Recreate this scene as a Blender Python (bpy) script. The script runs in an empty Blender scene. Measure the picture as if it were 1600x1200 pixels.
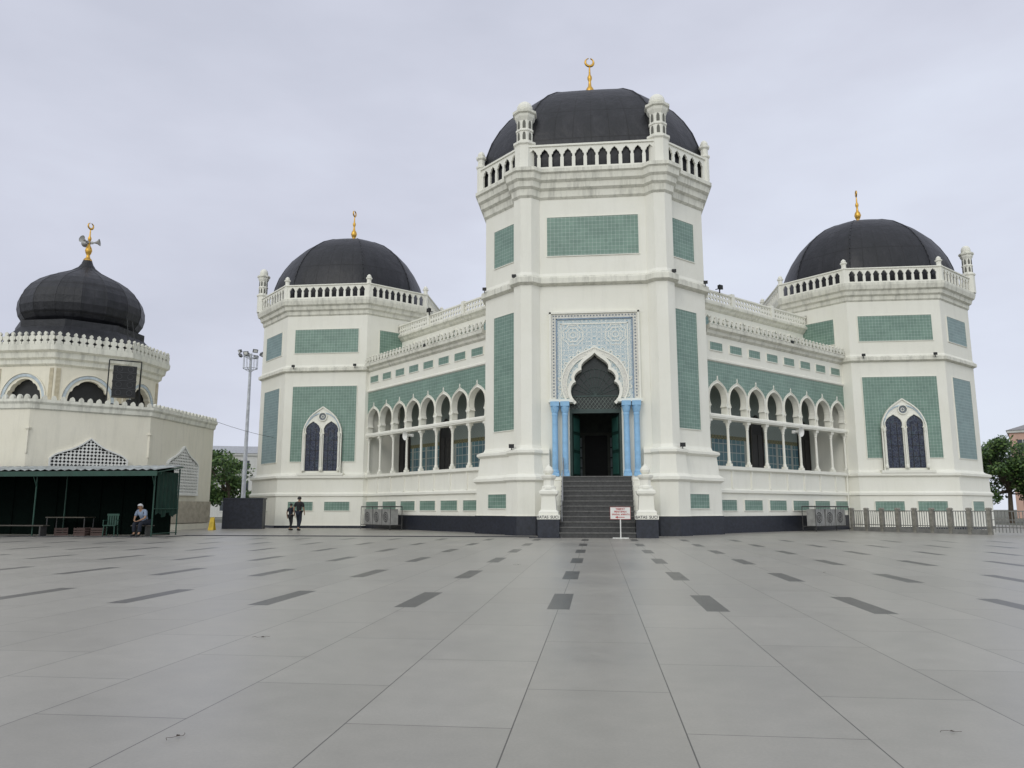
import bpy, math, random
from mathutils import Matrix, Vector
random.seed(7)
R=math.radians
SC=bpy.context.scene
WM={}
def T(x,y,z): return Matrix.Translation((x,y,z))
def RZ(d): return Matrix.Rotation(R(d),4,'Z')
def RX(d): return Matrix.Rotation(R(d),4,'X')
def RY(d): return Matrix.Rotation(R(d),4,'Y')
def place(o,parent,M):
    SC.collection.objects.link(o)
    WM[o.name]=M.copy()
    if parent:
        o.parent=parent
        o.matrix_basis=WM[parent.name].inverted()@M
    else: o.matrix_basis=M
    return o
def top(o,label,cat,group=None):
    o["label"]=label; o["category"]=cat
    if group: o["group"]=group
    return o
def empty(name,M,label,cat,group=None):
    o=bpy.data.objects.new(name,None); o.empty_display_size=.3
    place(o,None,M); return top(o,label,cat,group)
# ---------------------------------------------------------------- materials
def nmat(name):
    m=bpy.data.materials.new(name); m.use_nodes=True
    return m,m.node_tree,m.node_tree.nodes['Principled BSDF']
def nd(nt,t,ins=None,**kw):
    n=nt.nodes.new(t)
    for k,v in kw.items(): setattr(n,k,v)
    if ins:
        for k,v in ins.items():
            if isinstance(v,bpy.types.NodeSocket): nt.links.new(v,n.inputs[k])
            else: n.inputs[k].default_value=v
    return n
def c4(c): return (c[0],c[1],c[2],1)
def ramp(nt,fac,stops):
    n=nt.nodes.new('ShaderNodeValToRGB'); nt.links.new(fac,n.inputs[0])
    el=n.color_ramp.elements
    while len(el)<len(stops): el.new(.5)
    for e,(p,c) in zip(el,stops): e.position=p; e.color=c4(c)
    return n.outputs[0]
def mixc(nt,f,a,b,mode='MIX'):
    n=nt.nodes.new('ShaderNodeMix'); n.data_type='RGBA'; n.blend_type=mode
    for i,v in ((0,f),(6,a),(7,b)):
        if isinstance(v,bpy.types.NodeSocket): nt.links.new(v,n.inputs[i])
        else: n.inputs[i].default_value=v if i==0 else c4(v)
    return n.outputs[2]
def mth(nt,op,a,b=0.0,c=0.0):
    n=nt.nodes.new('ShaderNodeMath'); n.operation=op
    for i,v in enumerate((a,b,c)):
        if isinstance(v,bpy.types.NodeSocket): nt.links.new(v,n.inputs[i])
        else: n.inputs[i].default_value=v
    return n.outputs[0]
def objco(nt): return nd(nt,'ShaderNodeTexCoord').outputs['Object']
def noise(nt,vec,scale,detail=4,rough=.6):
    return nd(nt,'ShaderNodeTexNoise',{'Vector':vec,'Scale':scale,'Detail':detail,'Roughness':rough}).outputs[0]
def mapv(nt,vec,scale):
    return nd(nt,'ShaderNodeMapping',{'Vector':vec,'Scale':scale}).outputs[0]
def bump(nt,b,h,s=.3,d=.02):
    n=nd(nt,'ShaderNodeBump',{'Height':h,'Strength':s,'Distance':d}); nt.links.new(n.outputs[0],b.inputs['Normal'])
def simple(name,col,rough=.6,metal=0,var=.2,scale=4,bmp=.1,spec=.5):
    m,nt,b=nmat(name); co=objco(nt)
    n=noise(nt,co,scale,3)
    lo=tuple(x*(1-var) for x in col); hi=tuple(min(1,x*(1+var)) for x in col)
    nt.links.new(ramp(nt,n,[(.3,lo),(.7,hi)]),b.inputs['Base Color'])
    b.inputs['Roughness'].default_value=rough; b.inputs['Metallic'].default_value=metal
    b.inputs['Specular IOR Level'].default_value=spec
    if bmp: bump(nt,b,noise(nt,co,scale*6,2),bmp)
    return m
def plaster(name,col,dirt,stainlo=.5,ao=False):
    m,nt,b=nmat(name); co=objco(nt)
    n=noise(nt,co,.5,5)
    base=ramp(nt,n,[(.3,(col[0]*.94,col[1]*.937,col[2]*.915)),(.7,col)])
    st=noise(nt,mapv(nt,co,(2.0,2.0,.3)),1.6,5,.7)
    f=mth(nt,'MULTIPLY',ramp(nt,st,[(stainlo,(0,0,0)),(stainlo+.3,(1,1,1))]),dirt)
    base=mixc(nt,f,base,(.25,.25,.22))
    n3=noise(nt,co,9,4,.7)
    f2=mth(nt,'MULTIPLY',ramp(nt,n3,[(.55,(0,0,0)),(.8,(1,1,1))]),dirt*.6)
    base=mixc(nt,f2,base,(.4,.38,.32))
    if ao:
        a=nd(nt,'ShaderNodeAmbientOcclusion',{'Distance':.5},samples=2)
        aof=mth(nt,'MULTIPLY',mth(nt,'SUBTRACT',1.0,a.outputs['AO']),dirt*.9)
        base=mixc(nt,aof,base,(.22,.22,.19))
    nt.links.new(base,b.inputs['Base Color'])
    b.inputs['Roughness'].default_value=.75; b.inputs['Specular IOR Level'].default_value=.25
    bump(nt,b,noise(nt,co,14,5),.15,.02)
    return m
def tiles(name,c1,c2,mortar,size=.17,rough=.35):
    m,nt,b=nmat(name); co=objco(nt)
    s=nd(nt,'ShaderNodeSeparateXYZ',{0:co}); v=nd(nt,'ShaderNodeCombineXYZ',{0:s.outputs[0],1:s.outputs[2]}).outputs[0]
    br=nd(nt,'ShaderNodeTexBrick',{'Vector':v,'Color1':c4(c1),'Color2':c4(c2),'Mortar':c4(mortar),'Scale':1.0,'Mortar Size':size*.055,'Brick Width':size,'Row Height':size,'Mortar Smooth':.2},offset=0,offset_frequency=1,squash=1,squash_frequency=1)
    vo=nd(nt,'ShaderNodeTexVoronoi',{'Vector':v,'Scale':1/size*1.0,'Randomness':0.0},feature='DISTANCE_TO_EDGE')
    f=ramp(nt,vo.outputs[0],[(.3,(0,0,0)),(.36,(1,1,1))])
    col=mixc(nt,mth(nt,'MULTIPLY',f,.25),br.outputs[0],tuple(min(1,x*1.8) for x in c2))
    n=noise(nt,v,.9,4)
    col=mixc(nt,.6,col,ramp(nt,n,[(.3,(.64,.66,.66)),(.7,(1,1,1))]),'MULTIPLY')
    nt.links.new(col,b.inputs['Base Color']); b.inputs['Roughness'].default_value=rough
    bump(nt,b,br.outputs['Fac'],-.2,.01)
    return m
CREAM=(.82,.81,.74)
M_PL=plaster('cream_plaster',CREAM,.10,.5)
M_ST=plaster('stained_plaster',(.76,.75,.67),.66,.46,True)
M_PV=plaster('pavilion_plaster',(.76,.725,.62),.20,.48)
M_DK=simple('dark_granite',(.016,.019,.03),.4,var=.4,scale=8)
M_STEP=simple('grey_granite',(.045,.045,.045),.5,var=.35,scale=10)
M_GT=tiles('green_tile',(.145,.245,.20),(.185,.295,.24),(.32,.38,.34))
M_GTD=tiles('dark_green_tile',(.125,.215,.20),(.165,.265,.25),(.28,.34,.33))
M_GOLD=simple('gilded_metal',(.62,.37,.08),.38,1,.15,6)
M_BLUE=simple('blue_paint',(.25,.46,.68),.55,var=.14,scale=3)
def domemat():
    m,nt,b=nmat('dome_sheet'); co=objco(nt)
    n=noise(nt,mapv(nt,co,(1.5,1.5,.5)),1.4,5,.65)
    base=ramp(nt,n,[(.3,(.009,.010,.013)),(.55,(.016,.0165,.021)),(.8,(.034,.034,.04))])
    s=nd(nt,'ShaderNodeSeparateXYZ',{0:co})
    a=mth(nt,'ARCTAN2',s.outputs[1],s.outputs[0])
    fr=mth(nt,'FRACT',mth(nt,'MULTIPLY',mth(nt,'ADD',a,math.pi),40/(2*math.pi)))
    ln=mth(nt,'LESS_THAN',fr,.05)
    fz=mth(nt,'LESS_THAN',mth(nt,'FRACT',mth(nt,'MULTIPLY',s.outputs[2],.62)),.035)
    ln=mth(nt,'MAXIMUM',ln,fz)
    base=mixc(nt,mth(nt,'MULTIPLY',ln,.7),base,(.004,.004,.005))
    nt.links.new(base,b.inputs['Base Color']); b.inputs['Roughness'].default_value=.48
    b.inputs['Specular IOR Level'].default_value=.4
    bump(nt,b,mth(nt,'ADD',noise(nt,co,2.0,3),mth(nt,'MULTIPLY',ln,-.4)),.5,.1)
    return m
M_DOME=domemat()
def glassmat():
    m,nt,b=nmat('stained_glass'); co=objco(nt)
    s=nd(nt,'ShaderNodeSeparateXYZ',{0:co}); v=nd(nt,'ShaderNodeCombineXYZ',{0:s.outputs[0],1:s.outputs[2]}).outputs[0]
    vo=nd(nt,'ShaderNodeTexVoronoi',{'Vector':v,'Scale':7.0})
    e=nd(nt,'ShaderNodeTexVoronoi',{'Vector':v,'Scale':7.0},feature='DISTANCE_TO_EDGE')
    col=ramp(nt,nd(nt,'ShaderNodeSeparateColor',{0:vo.outputs['Color']}).outputs[0],[(0,(.006,.010,.030)),(.6,(.012,.018,.05)),(.8,(.03,.028,.04)),(1,(.02,.04,.06))])
    col=mixc(nt,ramp(nt,e.outputs[0],[(.03,(1,1,1)),(.06,(0,0,0))]),col,(.06,.075,.11))
    nt.links.new(col,b.inputs['Base Color']); b.inputs['Roughness'].default_value=.3
    return m
M_GLASS=glassmat()
def ornament(name,blue,white,scale,rnd=.75,th=.08,wv=.2):
    m,nt,b=nmat(name); co=objco(nt)
    s=nd(nt,'ShaderNodeSeparateXYZ',{0:co}); ax=mth(nt,'ABSOLUTE',s.outputs[0])
    v=nd(nt,'ShaderNodeCombineXYZ',{0:ax,1:s.outputs[2]}).outputs[0]
    e=nd(nt,'ShaderNodeTexVoronoi',{'Vector':v,'Scale':scale,'Randomness':rnd},feature='DISTANCE_TO_EDGE').outputs[0]
    d=nd(nt,'ShaderNodeTexVoronoi',{'Vector':v,'Scale':scale,'Randomness':rnd}).outputs[0]
    w=mth(nt,'SINE',mth(nt,'MULTIPLY',d,22.0))
    f=mth(nt,'MAXIMUM',mth(nt,'LESS_THAN',e,th),mth(nt,'GREATER_THAN',w,wv))
    col=mixc(nt,f,blue,white)
    nt.links.new(col,b.inputs['Base Color']); b.inputs['Roughness'].default_value=.65
    bump(nt,b,f,.3,.015)
    return m
M_ORN=ornament('arabesque_relief',(.33,.45,.51),(.68,.69,.65),5.0,.25,.07,.35)
M_ORN2=ornament('border_relief',(.50,.51,.48),(.72,.70,.63),12)
M_BLACK=simple('near_black',(.010,.011,.012),.6,var=.3)
M_DGREEN=simple('dark_green_paint',(.008,.03,.024),.5)
M_GREEN=simple('green_metal',(.010,.05,.034),.5)
M_WHITE=simple('white_paint',(.72,.72,.69),.5,var=.06)
M_GREY=simple('grey_metal',(.36,.36,.35),.45,.1)
simple_dark=simple('niche_shade_paint',(.14,.14,.12),.8)
def intmat():
    m,nt,b=nmat('interior_paint'); co=objco(nt)
    s=nd(nt,'ShaderNodeSeparateXYZ',{0:co})
    z=s.outputs[2]
    v=nd(nt,'ShaderNodeCombineXYZ',{0:s.outputs[0],1:z}).outputs[0]
    d=nd(nt,'ShaderNodeTexVoronoi',{'Vector':v,'Scale':4.0,'Randomness':0.1}).outputs[0]
    f=mth(nt,'GREATER_THAN',mth(nt,'SINE',mth(nt,'MULTIPLY',d,18.0)),.2)
    br=nd(nt,'ShaderNodeTexBrick',{'Vector':v,'Color1':(.05,.12,.16,1),'Color2':(.10,.20,.22,1),'Mortar':(.34,.37,.35,1),'Scale':1.0,'Mortar Size':.022,'Brick Width':.37,'Row Height':.44,'Mortar Smooth':.1},offset=0,offset_frequency=1,squash=1,squash_frequency=1).outputs[0]
    big=mth(nt,'LESS_THAN',mth(nt,'FRACT',mth(nt,'MULTIPLY',s.outputs[0],.68)),.14)
    dado=mixc(nt,big,br,(.32,.34,.31))
    bord=mixc(nt,f,(.20,.17,.07),(.05,.07,.05))
    up=mixc(nt,mth(nt,'MULTIPLY',f,.3),(.22,.26,.25),(.14,.16,.12))
    c=mixc(nt,mth(nt,'GREATER_THAN',z,4.62),dado,bord)
    c=mixc(nt,mth(nt,'GREATER_THAN',z,4.82),c,up)
    nt.links.new(c,b.inputs['Base Color']); b.inputs['Roughness'].default_value=.45
    return m
M_INT=intmat()
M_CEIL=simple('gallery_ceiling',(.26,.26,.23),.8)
def floormat():
    m,nt,b=nmat('plaza_tile'); co=objco(nt)
    s=nd(nt,'ShaderNodeSeparateXYZ',{0:co}); X=s.outputs[0]; Y=s.outputs[1]
    v=nd(nt,'ShaderNodeCombineXYZ',{0:mth(nt,'ADD',Y,200.35),1:mth(nt,'ADD',X,87.0*.87*1+.45)}).outputs[0]
    br=nd(nt,'ShaderNodeTexBrick',{'Vector':v,'Color1':(.335,.320,.287,1),'Color2':(.372,.356,.32,1),'Mortar':(.085,.08,.075,1),'Scale':1.0,'Mortar Size':.0038,'Brick Width':1.74,'Row Height':.87,'Mortar Smooth':.1},offset=.5,offset_frequency=2,squash=1,squash_frequency=1)
    n1=noise(nt,co,.35,5,.6); n2=noise(nt,co,4,7,.65); n3=noise(nt,co,60,4,.7)
    col=br.outputs[0]
    col=mixc(nt,.9,col,ramp(nt,n1,[(.3,(.86,.86,.87)),(.7,(1.05,1.04,1.02))]),'MULTIPLY')
    col=mixc(nt,.8,col,ramp(nt,n2,[(.3,(.87,.87,.87)),(.7,(1.05,1.05,1.05))]),'MULTIPLY')
    col=mixc(nt,.5,col,ramp(nt,n3,[(.35,(.86,.86,.86)),(.65,(1.07,1.07,1.07))]),'MULTIPLY')
    n4=noise(nt,mapv(nt,co,(1.2,.5,1)),2.2,9,.8)
    col=mixc(nt,mth(nt,'MULTIPLY',ramp(nt,n4,[(.66,(0,0,0)),(.74,(1,1,1))]),.35),col,(.16,.15,.135))
    mx=mth(nt,'SUBTRACT',mth(nt,'MODULO',mth(nt,'ADD',X,174.0+.45+.87),1.74),.87)
    my=mth(nt,'MODULO',mth(nt,'ADD',Y,-8.8+370),3.7)
    f=mth(nt,'MULTIPLY',mth(nt,'LESS_THAN',mth(nt,'ABSOLUTE',mx),.125),mth(nt,'LESS_THAN',my,1.6))
    f=mth(nt,'MULTIPLY',f,mth(nt,'GREATER_THAN',Y,8.5))
    f=mth(nt,'MULTIPLY',f,mth(nt,'LESS_THAN',Y,29.5))
    dk=mixc(nt,n2,(.06,.057,.054),(.12,.116,.108))
    col=mixc(nt,f,col,dk)
    nt.links.new(col,b.inputs['Base Color'])
    rr=mth(nt,'ADD',mth(nt,'MULTIPLY',n1,.16),mth(nt,'ADD',mth(nt,'MULTIPLY',n2,.08),.235))
    nt.links.new(rr,b.inputs['Roughness'])
    b.inputs['Specular IOR Level'].default_value=.42
    bump(nt,b,mth(nt,'ADD',mth(nt,'MULTIPLY',n2,.2),mth(nt,'MULTIPLY',br.outputs['Fac'],-1.0)),.1,.01)
    return m
M_FLOOR=floormat()
# ---------------------------------------------------------------- mesh builder
class MB:
    def __init__(s): s.v=[];s.f=[];s.m=[];s.X=Matrix()
    def add(s,vs,fs,m=0):
        o=len(s.v)
        for p in vs: s.v.append(s.X@Vector(p))
        for i,f in enumerate(fs):
            s.f.append(tuple(o+k for k in f)); s.m.append(m[i] if isinstance(m,list) else m)
    def box(s,x0,x1,y0,y1,z0,z1,m=0):
        s.add([(x0,y0,z0),(x1,y0,z0),(x1,y1,z0),(x0,y1,z0),(x0,y0,z1),(x1,y0,z1),(x1,y1,z1),(x0,y1,z1)],
              [(0,3,2,1),(4,5,6,7),(0,1,5,4),(1,2,6,5),(2,3,7,6),(3,0,4,7)],m)
    def prism(s,poly,z0,z1,m=0):
        n=len(poly)
        s.add([(p[0],p[1],z0) for p in poly]+[(p[0],p[1],z1) for p in poly],
              [tuple(reversed(range(n))),tuple(range(n,2*n))]+[(i,(i+1)%n,n+(i+1)%n,n+i) for i in range(n)],m)
    def sweep(s,pf,prof,mf=None,cap=True,skip=None,m=0):
        n=len(pf(0)); vs=[];fs=[];ms=[]
        for o,z in prof: vs+=[(p[0],p[1],z) for p in pf(o)]
        for i in range(len(prof)-1):
            for k in range(n):
                if skip and skip(k,prof[i][1],prof[i+1][1]): continue
                a=i*n+k;b=i*n+(k+1)%n
                fs.append((a,b,b+n,a+n)); ms.append(mf(prof[i][1],prof[i+1][1]) if mf else m)
        if cap:
            fs.append(tuple(range((len(prof)-1)*n,len(prof)*n))); ms.append(m)
        s.add(vs,fs,ms)
    def rev(s,prof,n=16,m=0,cx=0,cy=0,a0=0,cap=True):
        def pf(r): return [(cx+r*math.cos(a0+2*math.pi*k/n),cy+r*math.sin(a0+2*math.pi*k/n)) for k in range(n)]
        s.sweep(pf,prof,cap=cap,m=m)
    def ext(s,prof,x0,x1,m=0,close=False):
        n=len(prof)
        vs=[(x0,y,z) for y,z in prof]+[(x1,y,z) for y,z in prof]
        r=n if close else n-1
        fs=[(i,n+i,n+(i+1)%n,(i+1)%n) for i in range(r)]
        ms=[(m[i] if isinstance(m,list) else m) for i in range(r)]
        fs+=[tuple(range(n)),tuple(reversed(range(n,2*n)))]; ms+=[ms[0],ms[0]]
        s.add(vs,fs,ms)
    def plate(s,prof,cs,hp,y0,y1,mf=0,mi=0):
        for c in cs:
            for i in range(len(prof)-1):
                (za,wa),(zb,wb)=prof[i],prof[i+1]
                mm=mf(za,zb) if callable(mf) else mf
                for sg in (-1,1):
                    if zb-za>1e-5:
                        P=[(c+sg*wa,za),(c+sg*hp,za),(c+sg*hp,zb),(c+sg*wb,zb)]
                        s.add([(x,y0,z) for x,z in P],[(0,1,2,3) if sg>0 else (3,2,1,0)],mm)
                        s.add([(x,y1,z) for x,z in P],[(3,2,1,0) if sg>0 else (0,1,2,3)],mi)
                    if max(wa,wb)>1e-4:
                        s.add([(c+sg*wa,y0,za),(c+sg*wb,y0,zb),(c+sg*wb,y1,zb),(c+sg*wa,y1,za)],[(0,1,2,3) if sg>0 else (3,2,1,0)],mi)
    def solid(s,prof,c,y0,y1,m=0):
        n=len(prof)
        for i in range(n-1):
            (za,wa),(zb,wb)=prof[i],prof[i+1]
            s.add([(c-wa,y0,za),(c+wa,y0,za),(c+wb,y0,zb),(c-wb,y0,zb)],[(0,1,2,3)],m)
            s.add([(c-wa,y1,za),(c+wa,y1,za),(c+wb,y1,zb),(c-wb,y1,zb)],[(3,2,1,0)],m)
            for sg in (-1,1):
                s.add([(c+sg*wa,y0,za),(c+sg*wb,y0,zb),(c+sg*wb,y1,zb),(c+sg*wa,y1,za)],[(3,2,1,0) if sg>0 else (0,1,2,3)],m)
    def strip(s,pts,w,y0,y1,m=0,closed=False):
        n=len(pts); off=[]
        for i in range(n):
            if closed: a=pts[i-1];b=pts[(i+1)%n]
            else: a=pts[max(i-1,0)];b=pts[min(i+1,n-1)]
            dx,dz=b[0]-a[0],b[1]-a[1]; l=math.hypot(dx,dz) or 1
            off.append((pts[i][0]-dz/l*w,pts[i][1]+dx/l*w))
        for i in range(n if closed else n-1):
            j=(i+1)%n
            q=[pts[i],pts[j],off[j],off[i]]
            s.add([(x,y0,z) for x,z in q]+[(x,y1,z) for x,z in q],[(0,1,2,3),(3,2,6,7),(1,0,4,5),(7,6,5,4)],m)
    def tube(s,a,b,r0,r1=None,n=8,m=0):
        r1=r0 if r1 is None else r1
        a=Vector(a);b=Vector(b);d=(b-a).normalized()
        u=d.orthogonal().normalized();w=d.cross(u)
        vs=[a+(u*math.cos(2*math.pi*k/n)+w*math.sin(2*math.pi*k/n))*r0 for k in range(n)]+[b+(u*math.cos(2*math.pi*k/n)+w*math.sin(2*math.pi*k/n))*r1 for k in range(n)]
        s.add(vs,[(k,(k+1)%n,n+(k+1)%n,n+k) for k in range(n)]+[tuple(reversed(range(n))),tuple(range(n,2*n))],m)
    def fin(s,name,mats,parent,M,smooth=False,label=None):
        me=bpy.data.meshes.new(name); me.from_pydata([tuple(v) for v in s.v],[],s.f)
        for m in (mats if isinstance(mats,(list,tuple)) else [mats]): me.materials.append(m)
        for p,mi in zip(me.polygons,s.m): p.material_index=mi; p.use_smooth=smooth
        me.update()
        o=bpy.data.objects.new(name,me); place(o,parent,M)
        if label: o["label"]=label
        return o
def octo(a,h):
    def pf(o):
        A=a+o;H=h+.4142*o
        return [(-H,-A),(H,-A),(A,-H),(A,H),(H,A),(-H,A),(-A,H),(-A,-H)]
    return pf
def sm(r): 
    t=math.tan(math.pi/8)
    def pf(o):
        A=r+o;H=A*t
        return [(-H,-A),(H,-A),(A,-H),(A,H),(H,A),(-H,A),(-A,H),(-A,-H)]
    return pf
def face(a,h,k,off=0):
    d=(a if k%2==0 else (a+h)/math.sqrt(2))+off
    hl=(h if k%2==0 else (a-h)/math.sqrt(2))
    return RZ(45*k)@T(0,-d,0),hl
# ------------------------------------------------------------- shared pieces
def add_tilepanel(parent,M,w,z0,z1,mat=M_GT,name='tile_panel'):
    b=MB(); h=z1-z0
    b.box(-w/2,w/2,-.03,.05,-h/2,h/2,0)
    fr=.03
    b.box(-w/2-fr,-w/2,-.045,.05,-h/2-fr,h/2+fr,1); b.box(w/2,w/2+fr,-.045,.05,-h/2-fr,h/2+fr,1)
    b.box(-w/2,w/2,-.045,.05,h/2,h/2+fr,1); b.box(-w/2,w/2,-.045,.05,-h/2-fr,-h/2,1)
    return b.fin(name,[mat,M_PL],parent,M@T(0,0,(z0+z1)/2))
def balustrade(parent,M,a,h,off,z0,z1,pitch,ends):
    b=MB(); H=z1-z0
    for k in range(8):
        F,hl=face(a,h,k,off); hl=hl+.4142*off-ends
        n=max(1,round(2*hl/pitch)); p=2*hl/n
        b.X=F
        w=p*.35
        prof=[(z0,0),(z0+.12*H,0),(z0+.12*H,w),(z0+.50*H,w),(z0+.52*H,w*1.12),(z0+.62*H,w*1.12),(z0+.66*H,w*.82),(z0+.73*H,w*.72),(z0+.78*H,w*.36),(z0+.84*H,0),(z0+H*.93,0)]
        b.plate(prof,[-hl+p*(i+.5) for i in range(n)],p/2,-.04,.04,0,0)
        b.box(-hl-ends,hl+ends,-.1,.1,z1-.07*H,z1,0)
        b.box(-hl-ends,-hl,-.04,.04,z0,z1-.07*H,0); b.box(hl,hl+ends,-.04,.04,z0,z1-.07*H,0)
    b.X=Matrix()
    return b.fin('balustrade',M_PL,parent,M)
def turret(parent,M,z0,big=True,s=1.0,zs=None):
    b=MB(); zs=zs or s
    if big:
        prof=[(.06,0),(.06,1.25),(.13,1.32),(.13,1.42),(-.02,1.5),(-.02,1.95),(.02,1.98),(.02,2.05),(-.03,2.1),(-.03,2.5),(.06,2.66),(.09,2.78),(.16,2.84),(.16,2.95),(0,3.0),(-.02,3.06)]
        r=.38
        b.sweep(sm(r*s),[(o*s,z*zs) for o,z in prof],mf=lambda a,c:2 if a>2.75*zs else 0)
        b.rev([(.34*s,3.04*zs),(.37*s,3.14*zs),(.36*s,3.27*zs),(.30*s,3.4*zs),(.18*s,3.5*zs),(.05*s,3.54*zs)],16,0)
        for k in range(8):
            b.X=RZ(45*k)@T(0,-(r-.02)*s-.012,0)
            for za,zb in ((1.55,1.93),(2.12,2.5)):
                hh=zb-za
                b.solid([(za*zs,.07*s),((za+hh*.6)*zs,.07*s),((za+hh*.85)*zs,.05*s),(zb*zs,0)],0,-.004,.01,1)  # flat plates, their grey paints the shade of recesses
        b.X=Matrix()
    else:
        prof=[(0,0),(0,1.3),(.05,1.36),(.05,1.44),(-.03,1.5),(-.03,1.78),(.05,1.86),(.05,1.96),(-.04,2.0),(-.02,2.08),(-.05,2.18),(-.13,2.27),(-.18,2.3)]
        b.sweep(sm(.2*s),[(o*s,z*zs) for o,z in prof])
    return b.fin('turret',[M_PL,simple_dark,M_ST],parent,M@T(0,0,z0))
def finial(parent,M,s=1.0,zz=1.0):
    b=MB()
    b.rev([(r*.72*s,z*s*zz) for r,z in [(.34,0),(.3,.1),(.16,.2),(.12,.32),(.2,.42),(.26,.55),(.2,.7),(.1,.8),(.07,1.0),(.13,1.1),(.13,1.18),(.06,1.28),(.045,1.55),(.02,1.66)]],16)
    n=28; c=(1.62*zz+.19)*s
    vs=[];fs=[]
    for i in range(n+1):
        t=R(102)+2*math.pi*i/n*.93
        r=.19*s; th=.055*s*math.sin(math.pi*min(1,max(.0,(i+.6)/(n+1.2))))+.008
        for k in range(6):
            q=2*math.pi*k/6
            rr=r+th*math.cos(q)-.02*s
            vs.append((rr*math.cos(t),.04*s*math.sin(q),c+rr*math.sin(t)))
    for i in range(n):
        for k in range(6):
            fs.append((i*6+k,i*6+(k+1)%6,(i+1)*6+(k+1)%6,(i+1)*6+k))
    b.add(vs,fs,0)
    return b.fin('finial',M_GOLD,parent,M,smooth=True)
def dome(parent,M,a,h,off,z0,H,rnd=.4):
    b=MB()
    key=[(0,1.0),(.09,1.015),(.2,1.012),(.32,.985),(.44,.94),(.56,.87),(.67,.785),(.77,.675),(.86,.54),(.93,.38),(.97,.24),(.993,.12),(1.0,.04)]
    A=a+off;Hh=h+.4142*off
    prof=[]
    for i in range(len(key)-1):
        for t in (0,.5): prof.append((key[i][0]*(1-t)+key[i+1][0]*t,key[i][1]*(1-t)+key[i+1][1]*t))
    prof.append(key[-1])
    base=[(-Hh,-A),(Hh,-A),(A,-Hh),(A,Hh),(Hh,A),(-Hh,A),(-A,Hh),(-A,-Hh)]
    ring=[]
    for k in range(8):
        p=Vector(base[k]);q=Vector(base[(k+1)%8])
        for j in range(8): ring.append(p.lerp(q,j/8))
    rm=sum(v.length for v in ring)/len(ring)
    ring=[v.normalized()*(v.length*(1-rnd)+rm*rnd) for v in ring]
    def pf(k): return [(v.x*k,v.y*k) for v in ring]
    b.sweep(pf,[(r,z0+t*H) for t,r in prof])
    for k in range(0,64,8):
        for i in range(len(prof)-2):
            p=pf(prof[i][1])[k];q=pf(prof[i+1][1])[k]
            b.tube((p[0],p[1],z0+prof[i][0]*H),(q[0],q[1],z0+prof[i+1][0]*H),.03,n=5)
    return b.fin('dome',M_DOME,parent,M,smooth=True)
def floodlight(parent,M,s=.5):
    b=MB()
    b.box(-.03*s,.03*s,-.3*s,0,-.02*s,.02*s); b.box(-.17*s,.17*s,-.42*s,-.28*s,-.05*s,.2*s)
    b.box(-.19*s,.19*s,-.45*s,-.42*s,-.07*s,.22*s); b.box(-.03*s,.03*s,-.34*s,-.28*s,-.3*s,-.05*s)
    return b.fin('floodlight',M_BLACK,parent,M)
# ------------------------------------------------------------- mosque
mosque=empty('mosque',T(0,33,0),'cream mosque with black octagonal domes, green tile panels and arcades','mosque')
CA,CH=5.1,3.0
CY=33+CA
MC=T(0,CY,0)
prof=[(.42,0),(.42,.80),(.36,.81),(.36,2.2),(.5,2.3),(.5,2.42),(.3,2.56),(.22,3.35),(.36,3.45),(.36,3.55),(.06,3.66),(0,3.8),(0,10.85),(.2,10.95),(.2,11.18),(.06,11.3),(0,11.45),(0,14.9),(.1,15.0),(.12,15.28),(.24,15.38),(.26,15.62),(.38,15.72),(.41,15.98),(.5,16.04),(.5,16.2),(.1,16.2)]
b=MB()
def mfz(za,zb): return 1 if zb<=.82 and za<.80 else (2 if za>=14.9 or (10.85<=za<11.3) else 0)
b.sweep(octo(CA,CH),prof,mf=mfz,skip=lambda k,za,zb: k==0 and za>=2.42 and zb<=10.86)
door_prof=[(2.42,1.12),(5.62,1.12),(5.62,.80),(5.7,.88),(5.82,.97),(5.98,1.03),(6.15,1.05),(6.32,1.02),(6.45,.94),(6.52,.82),(6.6,.88),(6.74,.89),(6.88,.82),(6.99,.70),(7.05,.57),(7.14,.59),(7.26,.57),(7.38,.48),(7.48,.36),(7.56,.25),(7.66,.12),(7.78,0),(10.95,0)]
b.X=T(0,-CA,0); b.plate(door_prof,[0],CH+.02,0,.7,0,0)
for sg in (-1,1):
    x0,x1=sorted((sg*1.98,sg*2.9))
    b.box(x0,x1,-.36,.05,3.42,3.58); b.box(x0,x1,-.26,.05,2.42,3.42)
    b.box(x0,x1,-.18,.05,3.58,3.66)
b.X=Matrix()
for cx in (-1,1):
    b.X=T(cx*(CH-.05),-(CA-.22),0)
    b.sweep(sm(.58),[(o*.9,z) for o,z in prof],mf=mfz)
b.X=Matrix()
ctower=b.fin('entrance_tower',[M_PL,M_DK,M_ST],mosque,MC)
b=MB(); b.prism([(p[0]*.97,p[1]*.97) for p in octo(CA,CH)(0)],2.2,2.43,0)
b.fin('floor_slab',M_STEP,ctower,MC)
b=MB()
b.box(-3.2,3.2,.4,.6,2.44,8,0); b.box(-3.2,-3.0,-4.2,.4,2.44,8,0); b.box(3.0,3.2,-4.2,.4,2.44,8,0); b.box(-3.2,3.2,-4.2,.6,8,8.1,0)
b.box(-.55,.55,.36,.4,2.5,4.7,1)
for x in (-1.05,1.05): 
    b.box(x-.35,x+.35,.36,.4,2.6,4.6,2)  # pale panes, window daylight put into their colour
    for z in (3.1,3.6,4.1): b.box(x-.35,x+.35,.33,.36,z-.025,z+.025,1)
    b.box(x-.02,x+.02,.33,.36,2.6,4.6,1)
b.box(-1.5,1.5,.34,.4,4.72,4.85,3)
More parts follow.
